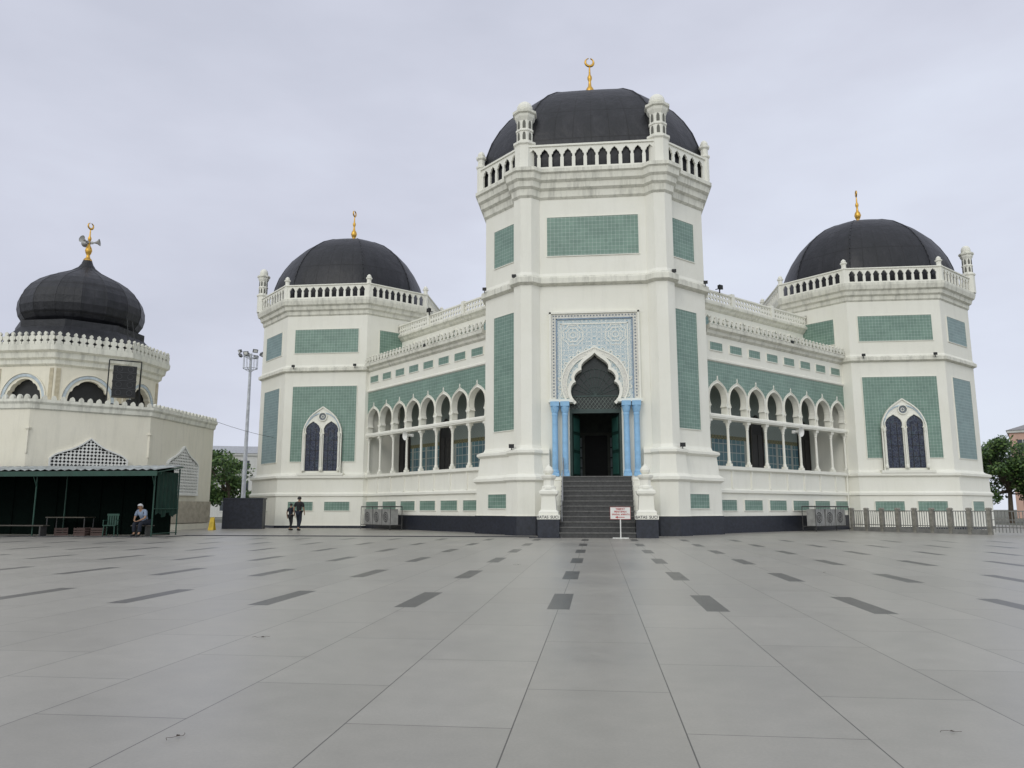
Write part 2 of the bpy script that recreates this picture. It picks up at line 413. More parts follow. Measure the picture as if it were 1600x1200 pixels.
for x in (-1.45,-.62,.62,1.45): b.box(x-.05,x+.05,.33,.4,2.44,4.72,3)
b.fin('vestibule_wall',[simple('vestibule_paint',(.09,.105,.095),.7),M_BLACK,simple('painted_window_light',(.30,.36,.38),.4),simple('inner_frame',(.12,.13,.11),.6)],ctower,MC)
for k in (0,1,7):
    F,hl=face(CA,CH,k)
    add_tilepanel(ctower,MC@F,4.05 if k==0 else 1.55,12.25,14.05)
    if k: 
        add_tilepanel(ctower,MC@F,1.55,4.55,9.85)
        add_tilepanel(ctower,MC@F@T(0,-.36,0),1.4,1.12,1.72)
balustrade(ctower,MC,CA,CH,.3,16.2,17.4,.50,.25)
dome(ctower,MC,CA,CH,.1,16.2,6.15,.12)
finial(ctower,MC@T(0,0,22.2)@RZ(12),1.3,1.08)
for x in (-1,1):
    turret(ctower,MC@T(x*(CH+.02),-(CA-.02),0),16.2,True,1.0)
    for yy in (-1,1):
        turret(ctower,MC@T(x*(CA+.24),yy*(CH+.1),0),16.2,False,.95,.95)
    turret(ctower,MC@T(x*(CH+.1),(CA+.24),0),16.2,False,.95,.95)
# door surround
b=MB()
b.X=T(0,-CA,0)
fld=[(z,w) for z,w in door_prof if z>=5.62 and w<1.1][:-1]+[(9.3,0)]
b.plate(fld,[0],1.62,-.07,0,1,0)
for sg in (-1,1):
    x0,x1=sorted((sg*1.62,sg*1.67)); b.box(x0,x1,-.12,0,5.62,9.35,3)
    x0,x1=sorted((sg*1.67,sg*1.88)); b.box(x0,x1,-.09,0,5.75,9.56,2)
    x0,x1=sorted((sg*1.88,sg*1.96)); b.box(x0,x1,-.15,0,5.75,9.64,0)
    x0,x1=sorted((sg*.95,sg*2.0)); b.box(x0,x1,-.3,0,5.62,5.75,0)
    x0,x1=sorted((sg*1.42,sg*1.46)); b.box(x0,x1,-.09,0,6.0,9.12,0)
b.box(-1.67,1.67,-.12,0,9.30,9.35,3); b.box(-1.67,1.67,-.09,0,9.35,9.56,2); b.box(-1.96,1.96,-.15,0,9.56,9.64,0)
b.box(-1.46,1.46,-.09,0,9.08,9.12,0)
cur=[(w,z) for z,w in door_prof if z>=5.62 and w<1.1 and z<7.8]
full=cur+[(-x,z) for x,z in reversed(cur[:-1])]
b.strip(full,-.13,-.18,-.02,0)
def outer(sc,k=.14): 
    P=[]
    for i in range(25):
        t=i/24; a=R(-28)+t*R(118)
        P.append((math.cos(a)*1.02*sc,6.45+math.sin(a)*1.04*sc+ (max(0,t-.8)*5)**2*k))
    return P+[(-x,z) for x,z in reversed(P[:-1])]
b.strip(outer(1.2),-.17,-.11,-.02,2); b.strip(outer(1.37),-.06,-.13,-.02,0); b.strip(outer(1.17),-.03,-.14,-.02,0)
for i in range(0,17):
    a=R(-20)+R(220)*i/16
    x,z=1.5*math.cos(a),6.45+1.52*math.sin(a)
    b.strip([(x+.09*math.cos(2*math.pi*j/8),z+.09*math.sin(2*math.pi*j/8)) for j in range(8)],.03,-.1,-.05,0,closed=True)
for sx in (-.92,.92):
    for rr,ww in ((.44,.03),(.30,.03),(.14,.03)):
        P=[(sx+rr*math.cos(2*math.pi*i/16)*(1+.14*(i%2)),8.6+rr*math.sin(2*math.pi*i/16)*(1+.14*(i%2))) for i in range(16)]
        b.strip(P,ww,-.084,-.05,0,closed=True)
for i in range(27):
    z=5.9+i*.137
    for sg in (-1,1): b.box(sg*1.775-.03,sg*1.775+.03,-.1,-.09,z-.025,z+.035,4)
for i in range(25):
    x=-1.66+i*.138; b.box(x-.03,x+.03,-.1,-.09,9.43,9.49,4)
b.X=Matrix()
b.fin('portal_surround',[M_PL,M_ORN,M_ORN2,simple('blue_trim',(.20,.27,.36),.6),simple('bead_grey',(.16,.19,.23),.6)],ctower,MC)
# fanlight
b=MB(); b.X=T(0,-CA+.35,0)
b.box(-1.12,1.12,-.06,.06,5.2,5.38); b.box(-1.12,-1.02,-.06,.06,2.45,5.2); b.box(1.02,1.12,-.06,.06,2.45,5.2)
for i in range(-8,9):
    x=i*.16
    for d in (-1,1):
        b.tube((x,0,5.38),(x+d*.42,0,5.95),.012,n=4,m=2)
for i in range(13):
    a=math.pi*i/12
    b.tube((0,0,5.95),(math.cos(a)*1.0,0,5.95+math.sin(a)*1.25),.012,n=4)
for rr in (.35,.7,1.0):
    for i in range(16):
        a=math.pi*i/16;a2=math.pi*(i+1)/16
        b.tube((rr*math.cos(a),0,5.95+rr*1.2*math.sin(a)),(rr*math.cos(a2),0,5.95+rr*1.2*math.sin(a2)),.01,n=4)
b.box(-1.1,1.1,-.03,.03,5.92,5.98)
b.add([(-1.1,.04,5.38),(1.1,.04,5.38),(1.1,.04,7.8),(-1.1,.04,7.8)],[(0,1,2,3)],1)
b.fin('fanlight',[simple('wrought_iron',(.03,.055,.05),.5),simple('dark_pane',(.005,.010,.009),.25),simple('pale_iron',(.13,.16,.14),.5)],ctower,MC)
mdp=simple('door_panel_green',(.03,.10,.085),.35)
for sg in (-1,1):
    b=MB(); b.box(0,.98,-.03,.03,2.46,5.18,0)
    for z0,z1 in ((2.6,3.5),(3.65,4.3),(4.45,5.05)):
        b.box(.12,.86,-.05,.05,z0,z1,1)
    b.fin('door',[M_DGREEN,mdp],ctower,MC@T(sg*1.02,-CA+.45,0)@RZ(90+sg*17))
for x in (-1.73,-1.30,1.30,1.73):
    b=MB()
    b.box(-.17,.17,-.17,.17,0,.14); 
    b.rev([(.16,.14),(.165,.2),(.125,.3),(.13,.36),(.12,2.55),(.135,2.62),(.12,2.68),(.145,2.74),(.18,2.9),(.19,2.98)],16)
    b.box(-.19,.19,-.19,.19,2.98,3.18)
    b.fin('portal_column',M_BLUE,ctower,MC@T(x,-CA-.32,2.45))
for x in (-CA,-CH-.5,CH+.5,CA):
    yy=-CA+.2 if abs(x)<4 else -CH
    floodlight(ctower,MC@T(x,yy-.25,11.28))
for x in (-3.6,3.6): floodlight(ctower,MC@T(x,-CA-.1,3.7),.6)
# --- staircase
b=MB(); n=12; rise=2.45/n; run=.215; y0=30.05
for i in range(n):
    b.box(-1.44,1.44,y0+i*run,33.0,i*rise,(i+1)*rise-.04,0)
    b.box(-1.46,1.46,y0+i*run-.03,y0+i*run+run+.02,(i+1)*rise-.04,(i+1)*rise,1)
b.box(-2.05,2.05,32.63,33.1,0,2.449,2)
stairs=b.fin('staircase',[M_STEP,simple('tread_granite',(.12,.118,.112),.5,var=.3,scale=12),M_PL],mosque,Matrix())
def text(body,size,parent,M,mat,name='lettering'):
    cu=bpy.data.curves.new(name,'FONT'); cu.body=body; cu.size=size; cu.align_x='CENTER'; cu.extrude=.002; cu.offset=.002
    to=bpy.data.objects.new('t',cu); SC.collection.objects.link(to); bpy.context.view_layer.update()
    me=bpy.data.meshes.new_from_object(to.evaluated_get(bpy.context.evaluated_depsgraph_get())); bpy.data.objects.remove(to)
    me.materials.clear(); me.materials.append(mat)
    return place(bpy.data.objects.new(name,me),parent,M)
for sg in (-1,1):
    b=MB()
    for i in range(n):
        x0,x1=sorted((sg*1.46,sg*1.95)); b.box(x0,x1,y0+.7+i*.165,32.65,i*rise,(i+1)*rise+.02,0)
    b.fin('stair_side_wall',M_PL,stairs,Matrix())
    b=MB()
    b.box(-.42,.42,-.42,.42,0,.70,1); b.box(-.44,.44,-.44,.44,.70,.87,0)
    b.sweep(lambda o:[(-.30-o,-.30-o),(.30+o,-.30-o),(.30+o,.30+o),(-.30-o,.30+o)],[(.08,.87),(.08,.98),(0,1.06),(-.03,1.58),(.06,1.68),(.06,1.78),(-.06,1.86)],m=0)
    b.sweep(sm(.22),[(.05,1.86),(.05,1.95),(-.02,2.0),(-.03,2.2),(.06,2.3),(.08,2.38),(-.05,2.42)],m=0)
    b.rev([(.12,2.42),(.18,2.5),(.2,2.58),(.15,2.7),(.06,2.77),(.02,2.84)],14,0)
    ped=b.fin('newel_pedestal',[M_PL,M_DK],stairs,T(sg*1.88,30.45,0))
    text('BATAS',.15,ped,T(sg*1.88-.215,30.45-.443,.733)@RX(90),M_DK)
    text('SUCI',.15,ped,T(sg*1.88+.24,30.45-.443,.733)@RX(90),M_DK)
b=MB()
for i in range(3):
    yy=y0+.5+i*.95; zz=(.5+i*.95)/run*rise
    b.tube((-1.38,yy,zz),(-1.38,yy,zz+.85),.02)
b.tube((-1.38,y0+.4,.4/run*rise+.85),(-1.38,y0+2.5,2.5/run*rise+.85),.022)
b.fin('handrail',simple('steel_rail',(.45,.45,.46),.3,.9),stairs,Matrix())
# --- side towers
m_pbt=simple('pale_blue_trim',(.42,.52,.60),.6)
def twin_window(parent,M):
    b=MB()
    og=[(3.15,1.2),(5.5,1.2),(5.75,1.17),(6.0,1.09),(6.25,.97),(6.5,.8),(6.7,.6),(6.87,.38),(7.0,.18),(7.12,0)]
    b.solid(og,0,-.10,0,0)
    pts=[(w,z) for z,w in og]; full=pts+[(-x,z) for x,z in reversed(pts[:-1])]
    b.strip(full,.07,-.17,-.02,0)
    lan=[(3.3,.44),(5.45,.44),(5.5,.40),(5.6,.44),(5.78,.44),(5.95,.36),(6.08,.22),(6.15,.1),(6.22,0)]
    for c in (-.55,.55):
        b.solid(lan,c,-.115,-.1,1)
        p=[(c+w,z) for z,w in lan]; f=p+[(2*c-x,z) for x,z in reversed(p[:-1])]
        b.strip(f,-.04,-.2,-.1,0)
        for q in (-.17,.17): b.box(c+q-.012,c+q+.012,-.13,-.11,3.3,5.8,2)
        for z in (3.9,4.5,5.1): b.box(c-.4,c+.4,-.13,-.11,z-.012,z+.012,2)
    rr=.27
    P=[(rr*math.cos(2*math.pi*i/20),6.5+rr*math.sin(2*math.pi*i/20)) for i in range(20)]
    b.strip(P,.05,-.18,-.1,0,closed=True)
    b.add([(rr*.85*math.cos(2*math.pi*i/20),-.112,6.5+rr*.85*math.sin(2*math.pi*i/20)) for i in range(20)],[tuple(range(20))],4)
    b.strip([(.1*math.cos(2*math.pi*i/8),6.5+.1*math.sin(2*math.pi*i/8)) for i in range(8)],.03,-.13,-.112,0,closed=True)
    P=[(1.0*math.cos(a),5.65+1.05*math.sin(a)) for a in [R(180)*i/20 for i in range(21)]]
    b.strip(P,-.05,-.15,-.1,3)
    for x in (-1.06,0,1.06):
        b.rev([(.09,3.3),(.09,3.42),(.055,3.5),(.05,5.2),(.09,5.35),(.1,5.5)],10,0,cx=x,cy=-.2)
    b.box(-1.4,1.4,-.34,0,3.02,3.17,0)
    return b.fin('window',[M_PL,M_GLASS,M_BLACK,m_pbt,simple('roundel_grey',(.16,.18,.20),.4)],parent,M)
SA,SH=5.25,2.5
sprof=[(.32,0),(.32,.14),(.28,.15),(.28,1.78),(.36,1.84),(.36,1.95),(.24,2.05),(.22,2.8),(.36,2.88),(.36,3.0),(.06,3.1),(0,3.2),(0,9.2),(.18,9.28),(.18,9.45),(.05,9.55),(0,9.65),(0,12.7),(.08,12.78),(.1,12.98),(.22,13.06),(.26,13.26),(.38,13.34),(.44,13.56),(.44,13.7),(.1,13.7)]
def side_tower(cx,cy,side):
    M=T(cx,cy,0)
    b=MB()
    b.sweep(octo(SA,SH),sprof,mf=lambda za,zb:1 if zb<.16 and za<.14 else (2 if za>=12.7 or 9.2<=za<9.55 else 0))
    tw=b.fin('corner_tower',[M_PL,M_DK,M_ST],mosque,M)
    for k in (0,1,7,2 if side>0 else 6):
        F,hl=face(SA,SH,k)
        d=M@F
        if k%2==0:
            add_tilepanel(tw,d,3.95,10.4,11.85); add_tilepanel(tw,d,3.95,3.85,8.35)
            twin_window(tw,d@T(0,-.035,0))
            for x in (-1.1,1.1): add_tilepanel(tw,d@T(x,-.28,0),1.5,1.0,1.5)
        else:
            inner=(k==7 and side>0) or (k==1 and side<0)
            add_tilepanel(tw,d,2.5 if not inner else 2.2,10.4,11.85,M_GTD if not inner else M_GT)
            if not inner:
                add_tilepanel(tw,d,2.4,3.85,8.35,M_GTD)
                add_tilepanel(tw,d@T(0,-.28,0),1.5,1.0,1.5)
    balustrade(tw,M,SA,SH,.26,13.7,14.6,.43,.2)
    dome(tw,M@T(side*.28,0,0),SA,SH,-.55,13.7,5.55,.5)
    finial(tw,M@T(side*.28,0,19.15)@RZ(80),1.1,1.1)
    for i,(x,y) in enumerate(octo(SA,SH)(.18)):
        big=(x*side>5)
        turret(tw,M@T(x,y,0),13.7,big,.70,.84 if big else .64)
    for x in (-1.9,1.9): floodlight(tw,M@T(x,-SA-.15,9.52))
    return tw
LT=side_tower(-16.1,44+SA,-1)
RT=side_tower(16.8,44.2+SA,1)
# --- galleries
m_drk=simple('doorway_dark',(.012,.011,.012),.5); m_brf=simple('brown_frame',(.04,.035,.03),.5)
def gallery(org,phi,L,nearstart):
    M=T(org[0],org[1],0)@RZ(phi)
    def ex(y): return (-y-.02,L+.12) if nearstart else (-.12,L+y+.02)
    b=MB()
    x0,x1=ex(0)
    P=[(-.1,0),(-.1,.76),(-.06,.77),(-.06,1.78),(-.16,1.84),(-.16,1.95),(-.05,2.02),(-.05,2.82),(-.2,2.9),(-.2,3.05),(.4,3.05)]
    b.ext(P,x0,x1,[1,1]+[0]*8)
    for i in range(9):
        x=min(max(L/8*i,.15),L-.15); b.box(x-.07,x+.07,-.1,-.05,2.02,2.86,0)
    def slab(ya,yb,z0,z1,m,lim=99):
        a0,a1=ex(ya);c0,c1=ex(yb)
        if nearstart: c0=max(c0,-lim)
        else: c1=min(c1,L+lim)
        b.prism([(a0,ya),(a1,ya),(c1,yb),(c0,yb)],z0,z1,m)
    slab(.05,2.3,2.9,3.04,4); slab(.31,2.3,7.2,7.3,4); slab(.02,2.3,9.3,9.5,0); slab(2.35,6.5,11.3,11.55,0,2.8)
    b.ext([(-.1,5.24),(-.1,5.3),(-.13,5.31),(-.13,5.4),(-.08,5.46),(.34,5.46),(.34,5.24)],x0,x1,0,close=True)
    nb=8; p=L/nb; cs=[p*(i+.5) for i in range(nb)]
    ap=[(5.46,.63),(5.84,.63),(5.84,.54),(5.9,.59),(6.02,.645),(6.16,.665),(6.30,.655),(6.43,.625),(6.55,.57),(6.66,.49),(6.75,.39),(6.82,.28),(6.87,.17),(6.90,.07),(6.92,0),(7.98,0)]
    b.plate(ap,cs,p/2,0,.3,0,0)
    gp=[(6.54,.735),(6.68,.65),(6.80,.53),(6.90,.39),(6.97,.27),(7.02,.16),(7.07,.06),(7.14,0),(7.92,0)]
    b.plate(gp,cs,p/2,-.012,0,2,0)
    for c in cs:
        q=[(w,z) for z,w in ap if z>=5.84 and z<=7][1:]
        q=[(c+x,z) for x,z in q]; q=q+[(2*c-x,z) for x,z in reversed(q[:-1])]
        b.strip(q,-.03,-.045,.02,0)
        g2=[(c+w,z) for z,w in gp[:-1]]; g2=g2+[(2*c-x,z) for x,z in reversed(g2[:-1])]
        b.strip(g2,.025,-.035,0,0)
        b.solid([(7.1,.035),(7.16,.025),(7.21,.045),(7.28,0)],c,-.035,.0,0)
        for sg in (-1,1): b.rev([(.05,5.46),(.035,5.55),(.03,5.72),(.05,5.8)],8,0,cx=c+sg*.675,cy=-.03)
    for i in range(nb+1):
        b.box(p*i-.14,p*i+.14,-.05,.0,5.80,5.87,0)
    b.box(x0,x1,0,.3,7.98,9.3,0)
    b.ext([(0,7.92),(-.08,7.97),(-.08,8.05),(0,8.1)],x0,x1,0)
    b.ext([(0,9.15),(-.12,9.25),(-.15,9.38),(-.3,9.46),(-.32,9.6),(.3,9.6)],x0,x1,3)
    a0,a1=ex(2.2)
    b.box(a0,a1,2.2,2.5,7.3,11.55,0)
    b.ext([(2.2,9.9),(2.1,9.95),(2.1,10.05),(2.2,10.1)],a0,a1,0)
    b.ext([(2.2,11.3),(2.08,11.4),(2.02,11.5),(1.9,11.58),(1.9,11.7),(2.5,11.7)],a0,a1,3)
    g=b.fin('arcade_gallery',[M_PL,M_DK,M_GT,M_ST,M_CEIL],mosque,M)
    b=MB(); b.box(a0,a1,2.2,2.5,3.04,7.2,0)
    b.fin('gallery_inner_wall',M_INT,g,M)
    for i in ((0,3,6) if not nearstart else (1,4,7)):
        b=MB(); c=cs[i]
        b.solid([(3.05,.5),(5.2,.5),(5.7,.4),(6.0,0)],c,2.12,2.2,0)
        for q in (-.25,.25): b.box(c+q-.2,c+q+.2,2.1,2.12,3.2,5.0,1)  # near-black panels, the dark of the doorway painted in
        b.strip([(c+.5,3.05),(c+.5,5.2),(c+.4,5.7),(c,6.0),(c-.4,5.7),(c-.5,5.2),(c-.5,3.05)],-.07,2.08,2.2,2)
        b.fin('door',[M_BLACK,m_drk,m_brf],g,M)
    for i in range(nb+1):
        b=MB()
        b.box(-.11,.11,-.11,.11,0,.14); b.rev([(.1,.14),(.105,.2),(.07,.28),(.06,1.78),(.08,1.82),(.07,1.86),(.1,1.97),(.12,2.06)],12)
        b.box(-.13,.13,-.13,.13,2.06,2.19)
        b.fin('column',M_PL,g,M@T(min(max(p*i,.1),L-.1),.08,3.05))
    b=MB(); n=int(L/.34)
    for i in range(n):
        c=L*(i+.5)/n
        b.solid([(9.6,.13),(9.68,.13),(9.72,.06),(9.8,.14),(9.88,.14),(9.92,.05),(9.98,.08),(10.04,0)],c,-.28,-.2,0)
    b.box(0,L,-.28,-.2,9.6,9.65,0)
    b.fin('cresting',M_ST,g,M)
    b=MB(); n=int((a1-a0)/.26); pp=(a1-a0)/n
    for r in range(2):
        z=11.75+r*.25
        b.plate([(z,0),(z+.02,0),(z+.125,.105),(z+.23,0),(z+.25,0)],[a0+pp*(i+.5) for i in range(n)],pp/2,1.99,2.05,0,0)
    b.box(a0,a1,1.95,2.09,11.7,11.755); b.box(a0,a1,1.94,2.1,12.25,12.33)
    k=int((a1-a0)/3)
    for i in range(k+1): 
        x=a0+(a1-a0)*i/k; b.box(x-.12,x+.12,1.91,2.13,11.7,12.42)
    b.fin('parapet',M_PL,g,M)
    for c in cs:
        add_tilepanel(g,M@T(c,0,0),.95,8.48,8.86)
    na=6
    for i in range(na):
        add_tilepanel(g,M@T(L*(i+.5)/na,-.06,0),1.45,1.02,1.5)
    for i,c in enumerate(cs+[cs[0]-p if nearstart else cs[-1]+p]):
        add_tilepanel(g,M@T(c,2.2,0),.8,10.45,10.85)
        b=MB(); b.solid([(10.42,.16),(10.7,.2),(10.85,.14),(10.95,0)],c+p/2,2.14,2.2,0); b.strip([(c+p/2+.2,10.42),(c+p/2+.22,10.7),(c+p/2+.15,10.9),(c+p/2,11.05),(c+p/2-.15,10.9),(c+p/2-.22,10.7),(c+p/2-.2,10.42)],-.05,2.1,2.2,1)
        if i<8: b.fin('vent_window',[M_GTD,M_PL],g,M)
    floodlight(g,M@T(cs[4],-.1,9.65)); floodlight(g,M@T(cs[2],2.1,12.5),.8)
    b=MB(); i=3 if nearstart is False else 4
    b.rev([(.05,0),(.06,.12),(.12,.25),(.24,.36),(.25,.38),(.2,.34),(.05,.2)],16)
    b.box(-.08,.08,-.08,.08,-.12,0)
    b.fin('horn_speaker',M_WHITE,g,M@T(cs[i],-.12,5.0)@RX(95))
    return g,M
GL,ML=gallery((-13.45,44.15),-45,math.hypot(8.3,8.3),False)
GR,MR=gallery((5.15,35.85),45,(13.9-5.15)*math.sqrt(2),True)
b=MB()
b.tube((11.9,-.12,.1),(11.9,-.12,2.8),.05); b.tube((11.9,-.14,2.8),(11.7,-.3,3.3),.04)
b.fin('downpipe',M_PL,GR,MR)
# ------------------------------------------------------------- AC unit racks
m_cage=simple('cage_steel',(.05,.05,.05),.5)
def ac_rack(M,n,label):
    e=empty('air_conditioner_rack',M,label,'air conditioner','air conditioner racks beside the mosque')
    b=MB()
    W=n*1.0+.2
    for x in (-W/2,W/2):
        for y in (0,.7): b.tube((x,y,0),(x,y,1.2),.02,n=6)
    for z in (.25,1.2):
        for y in (0,.7): b.tube((-W/2,y,z),(W/2,y,z),.016,n=6)
        for x in (-W/2,W/2): b.tube((x,0,z),(x,.7,z),.016,n=6)
    k=int(W/.16)
    for i in range(k+1): b.tube((-W/2+W*i/k,0,.25),(-W/2+W*i/k,0,1.2),.005,n=4)
    b.box(-W/2,W/2,-.02,.72,1.21,1.24)
    b.fin('cage',m_cage,e,M)
    for i in range(n):
        x=-W/2+.6+i*1.0
        b=MB(); b.box(-.45,.45,.12,.55,.27,1.08,0)
        P=[(-.08+.3*math.cos(2*math.pi*j/18),.67+.3*math.sin(2*math.pi*j/18)) for j in range(18)]
        b.add([(px,.116,pz) for px,pz in P],[tuple(range(18))],1)  # dark grey disc behind the fan guard rings
        for rr in (.3,.2,.1):
            b.strip([(-.08+rr*math.cos(2*math.pi*j/18),.67+rr*math.sin(2*math.pi*j/18)) for j in range(18)],.025,.1,.12,0,closed=True)
        b.fin('air_conditioner',[M_GREY,simple('fan_disc_grey',(.09,.09,.09),.6)],e,M@T(x,0,0))
ac_rack(ML@T(3.6,-1.3,0),3,'black steel cage with grey outdoor air conditioners by the arcade wall')
ac_rack(MR@T(8.0,-1.3,0),3,'black steel cage with grey outdoor air conditioners by the arcade wall')
# ------------------------------------------------------------- sandal sign
S=T(.86,29.6,0)
sg=empty('sign',S,'white sign on a post with red lettering and arrow','sign')
b=MB(); b.box(-.02,.02,-.02,.02,.03,.72); b.box(-.3,.3,-.03,.03,0,.035); b.box(-.03,.03,-.22,.22,0,.035)
b.fin('post',M_WHITE,sg,S)
b=MB(); b.box(-.37,.37,-.015,.015,.72,1.16,0)
for x0,x1,z0,z1 in ((-.38,.38,1.16,1.17),(-.38,.38,.71,.72),(-.38,-.37,.72,1.16),(.37,.38,.72,1.16)): b.box(x0,x1,-.022,.015,z0,z1,1)
M_RED=simple('red_paint',(.45,.03,.03),.5)
board=b.fin('board',[M_WHITE,M_RED],sg,S)
for x,z,t,s in ((0,1.06,'TEMPAT',.095),(0,.96,'PENITIPAN',.095),(-.16,.865,'SANDAL',.08),(.04,.865,'&',.075),(.21,.865,'SEPATU',.08)):
    text(t,s,board,S@T(x,-.019,z)@RX(90),M_RED)
b=MB(); b.box(-.1,.16,-.019,-.0155,.775,.80); b.add([(-.2,-.019,.7875),(-.1,-.019,.74),(-.1,-.019,.835)],[(0,1,2)])
b.fin('arrow',M_RED,board,S)
# ------------------------------------------------------------- people
def skin(name,V,E,mat,parent,M,sub=2,root=None):
    names=list(V); me=bpy.data.meshes.new(name)
    me.from_pydata([V[k][0] for k in names],[(names.index(a),names.index(b)) for a,b in E],[])
    me.materials.append(mat)
    o=bpy.data.objects.new(name,me); place(o,parent,M)
    md=o.modifiers.new('skin','SKIN')
    lay=me.skin_vertices[0].data
    for i,k in enumerate(names):
        r=V[k][1]; lay[i].radius=(r,r)
        lay[i].use_root=(k==(root or names[0]))
    md.use_smooth_shade=True
    s=o.modifiers.new('sub','SUBSURF'); s.levels=sub; s.render_levels=sub
    return o
M_SKIN=simple('skin',(.32,.19,.12),.55,var=.08)
M_HAIR=simple('black_hair',(.012,.01,.01),.5)
def person(M,s,pose,shirt,trouser,label,hairmat=M_HAIR,cap=None):
    P={k:(tuple(c*s for c in v[0]),v[1]*s) for k,v in pose.items()}
    E=[('pelvis','waist'),('waist','chest'),('chest','neckb'),('neckb','neck'),('neck','head'),('head','crown')]
    for q in 'LR':
        E+=[('neckb','sh'+q),('sh'+q,'el'+q),('el'+q,'wr'+q),('wr'+q,'ha'+q),('pelvis','hip'+q),('hip'+q,'kn'+q),('kn'+q,'an'+q),('an'+q,'to'+q)]
        h=Vector(P['ha'+q][0]); w=Vector(P['wr'+q][0]); d=(h-w).normalized(); sx=Vector((0,1,0)); sx=(sx-d*sx.dot(d)).normalized()
        for j,(o_,l) in enumerate(((-.028,.06),(-.01,.075),(.01,.07),(.028,.055))):
            P['f%d'%j+q]=(tuple(h+sx*o_*s+d*l*s),.009*s); E.append(('ha'+q,'f%d'%j+q))
        P['th'+q]=(tuple(w+sx*-.045*s+d*.05*s),.01*s); E.append(('wr'+q,'th'+q))
    e=skin('person',P,E,M_SKIN,None,M); top(e,label,'person')
    def lerp(a,b,t): return tuple(a[i]*(1-t)+b[i]*t for i in range(3))
    V={k:(P[k][0],P[k][1]+.022*s) for k in ('pelvis','waist','chest','neckb','shL','shR')}
    V['neckb']=(V['neckb'][0],P['neckb'][1]+.012*s)
    ed=[('pelvis','waist'),('waist','chest'),('chest','neckb'),('neckb','shL'),('neckb','shR')]
    for q in 'LR':
        V['c'+q]=(lerp(P['sh'+q][0],P['el'+q][0],.8),P['el'+q][1]+.025*s); ed.append(('sh'+q,'c'+q))
    skin('shirt',V,ed,shirt,e,M)
    V={'pelvis':(P['pelvis'][0],P['pelvis'][1]+.016*s)}; ed=[]
    for q in 'LR':
        for k in ('hip','kn'): V[k+q]=(P[k+q][0],P[k+q][1]+.018*s)
        V['c'+q]=(lerp(P['kn'+q][0],P['an'+q][0],.9),P['an'+q][1]+.03*s)
        ed+=[('pelvis','hip'+q),('hip'+q,'kn'+q),('kn'+q,'c'+q)]
    skin('trousers',V,ed,trouser,e,M)
    hc=Vector(P['head'][0])*.45+Vector(P['crown'][0])*.55
    b=MB(); vs=[];fs=[];n=14;rows=7
    for i in range(rows):
        t=math.pi*.62*i/(rows-1)
        for j in range(n):
            a=2*math.pi*j/n; r=.103*s*math.sin(t); yy=math.sin(a)
            zz=.11*s*math.cos(t)
            if yy<-.3: zz=max(zz,.028*s)
            vs.append((hc.x+r*math.cos(a),hc.y+r*yy*1.1+.008*s,hc.z+zz))
    for i in range(rows-1):
        for j in range(n): fs.append((i*n+j,i*n+(j+1)%n,(i+1)*n+(j+1)%n,(i+1)*n+j))
    b.add(vs,fs); b.fin('hair' if not cap else 'cap',cap or hairmat,e,M,smooth=True)
    b=MB(); hy=hc.y-.088*s
    for x in (-.032,.032): b.box(hc.x+x*s-.012*s,hc.x+x*s+.012*s,hy-.006*s,hy+.02*s,hc.z-.02*s,hc.z-.008*s,0)
    b.box(hc.x-.025*s,hc.x+.025*s,hy-.002*s,hy+.03*s,hc.z-.085*s,hc.z-.075*s,1)
    b.tube((hc.x,hy+.01*s,hc.z-.015*s),(hc.x,hy-.02*s,hc.z-.05*s),.006*s,.013*s,6,2)
    for x in (-.095,.095): b.tube((hc.x+x*s,hc.y,hc.z-.045*s),(hc.x+x*s,hc.y,hc.z-.0*s),.014*s,.018*s,6,2)
    b.fin('face',[M_HAIR,simple('lips',(.25,.1,.08),.5),M_SKIN],e,M)
    for q in 'LR':
        b=MB()
        a=Vector(P['an'+q][0]);t=Vector(P['to'+q][0]); d=(t-a); d.z=0; d.normalize()
        b.tube(a-d*.05*s+Vector((0,0,-.035*s)),t+d*.03*s,.05*s,.042*s,8)
        b.fin('shoe',M_BLACK,e,M,smooth=True)
    return e
walk={'pelvis':((0,0,.93),.115),'waist':((0,0,1.07),.105),'chest':((0,0,1.28),.135),'neckb':((0,0,1.43),.07),'neck':((0,-.01,1.5),.052),'head':((0,-.015,1.57),.07),'crown':((0,-.01,1.67),.075),
 'shL':((-.19,0,1.39),.055),'elL':((-.24,-.05,1.12),.04),'wrL':((-.23,-.14,.9),.026),'haL':((-.22,-.17,.84),.026),
 'shR':((.19,0,1.39),.055),'elR':((.24,.1,1.12),.04),'wrR':((.25,.04,.88),.026),'haR':((.25,.02,.81),.026),
 'hipL':((-.09,0,.9),.09),'knL':((-.1,.0,.5),.06),'anL':((-.1,.18,.1),.04),'toL':((-.1,.06,.04),.035),
 'hipR':((.09,0,.9),.09),'knR':((.1,-.14,.5),.06),'anR':((.1,-.18,.09),.04),'toR':((.1,-.31,.04),.035)}
M_NAVY=simple('navy_cloth',(.012,.016,.028),.9); M_CHAR=simple('charcoal_cloth',(.018,.018,.02),.9); M_WCL=simple('white_cloth',(.5,.5,.52),.9)
M_PLC=simple('pale_blue_cloth',(.20,.25,.34),.9)
person(T(-15.25,38.6,0)@RZ(170),1.0,walk,M_CHAR,M_NAVY,'adult in dark clothes walking across the plaza beside a child')
person(T(-15.8,38.9,0)@RZ(160),.8,walk,M_NAVY,M_CHAR,'child in dark clothes walking beside an adult')
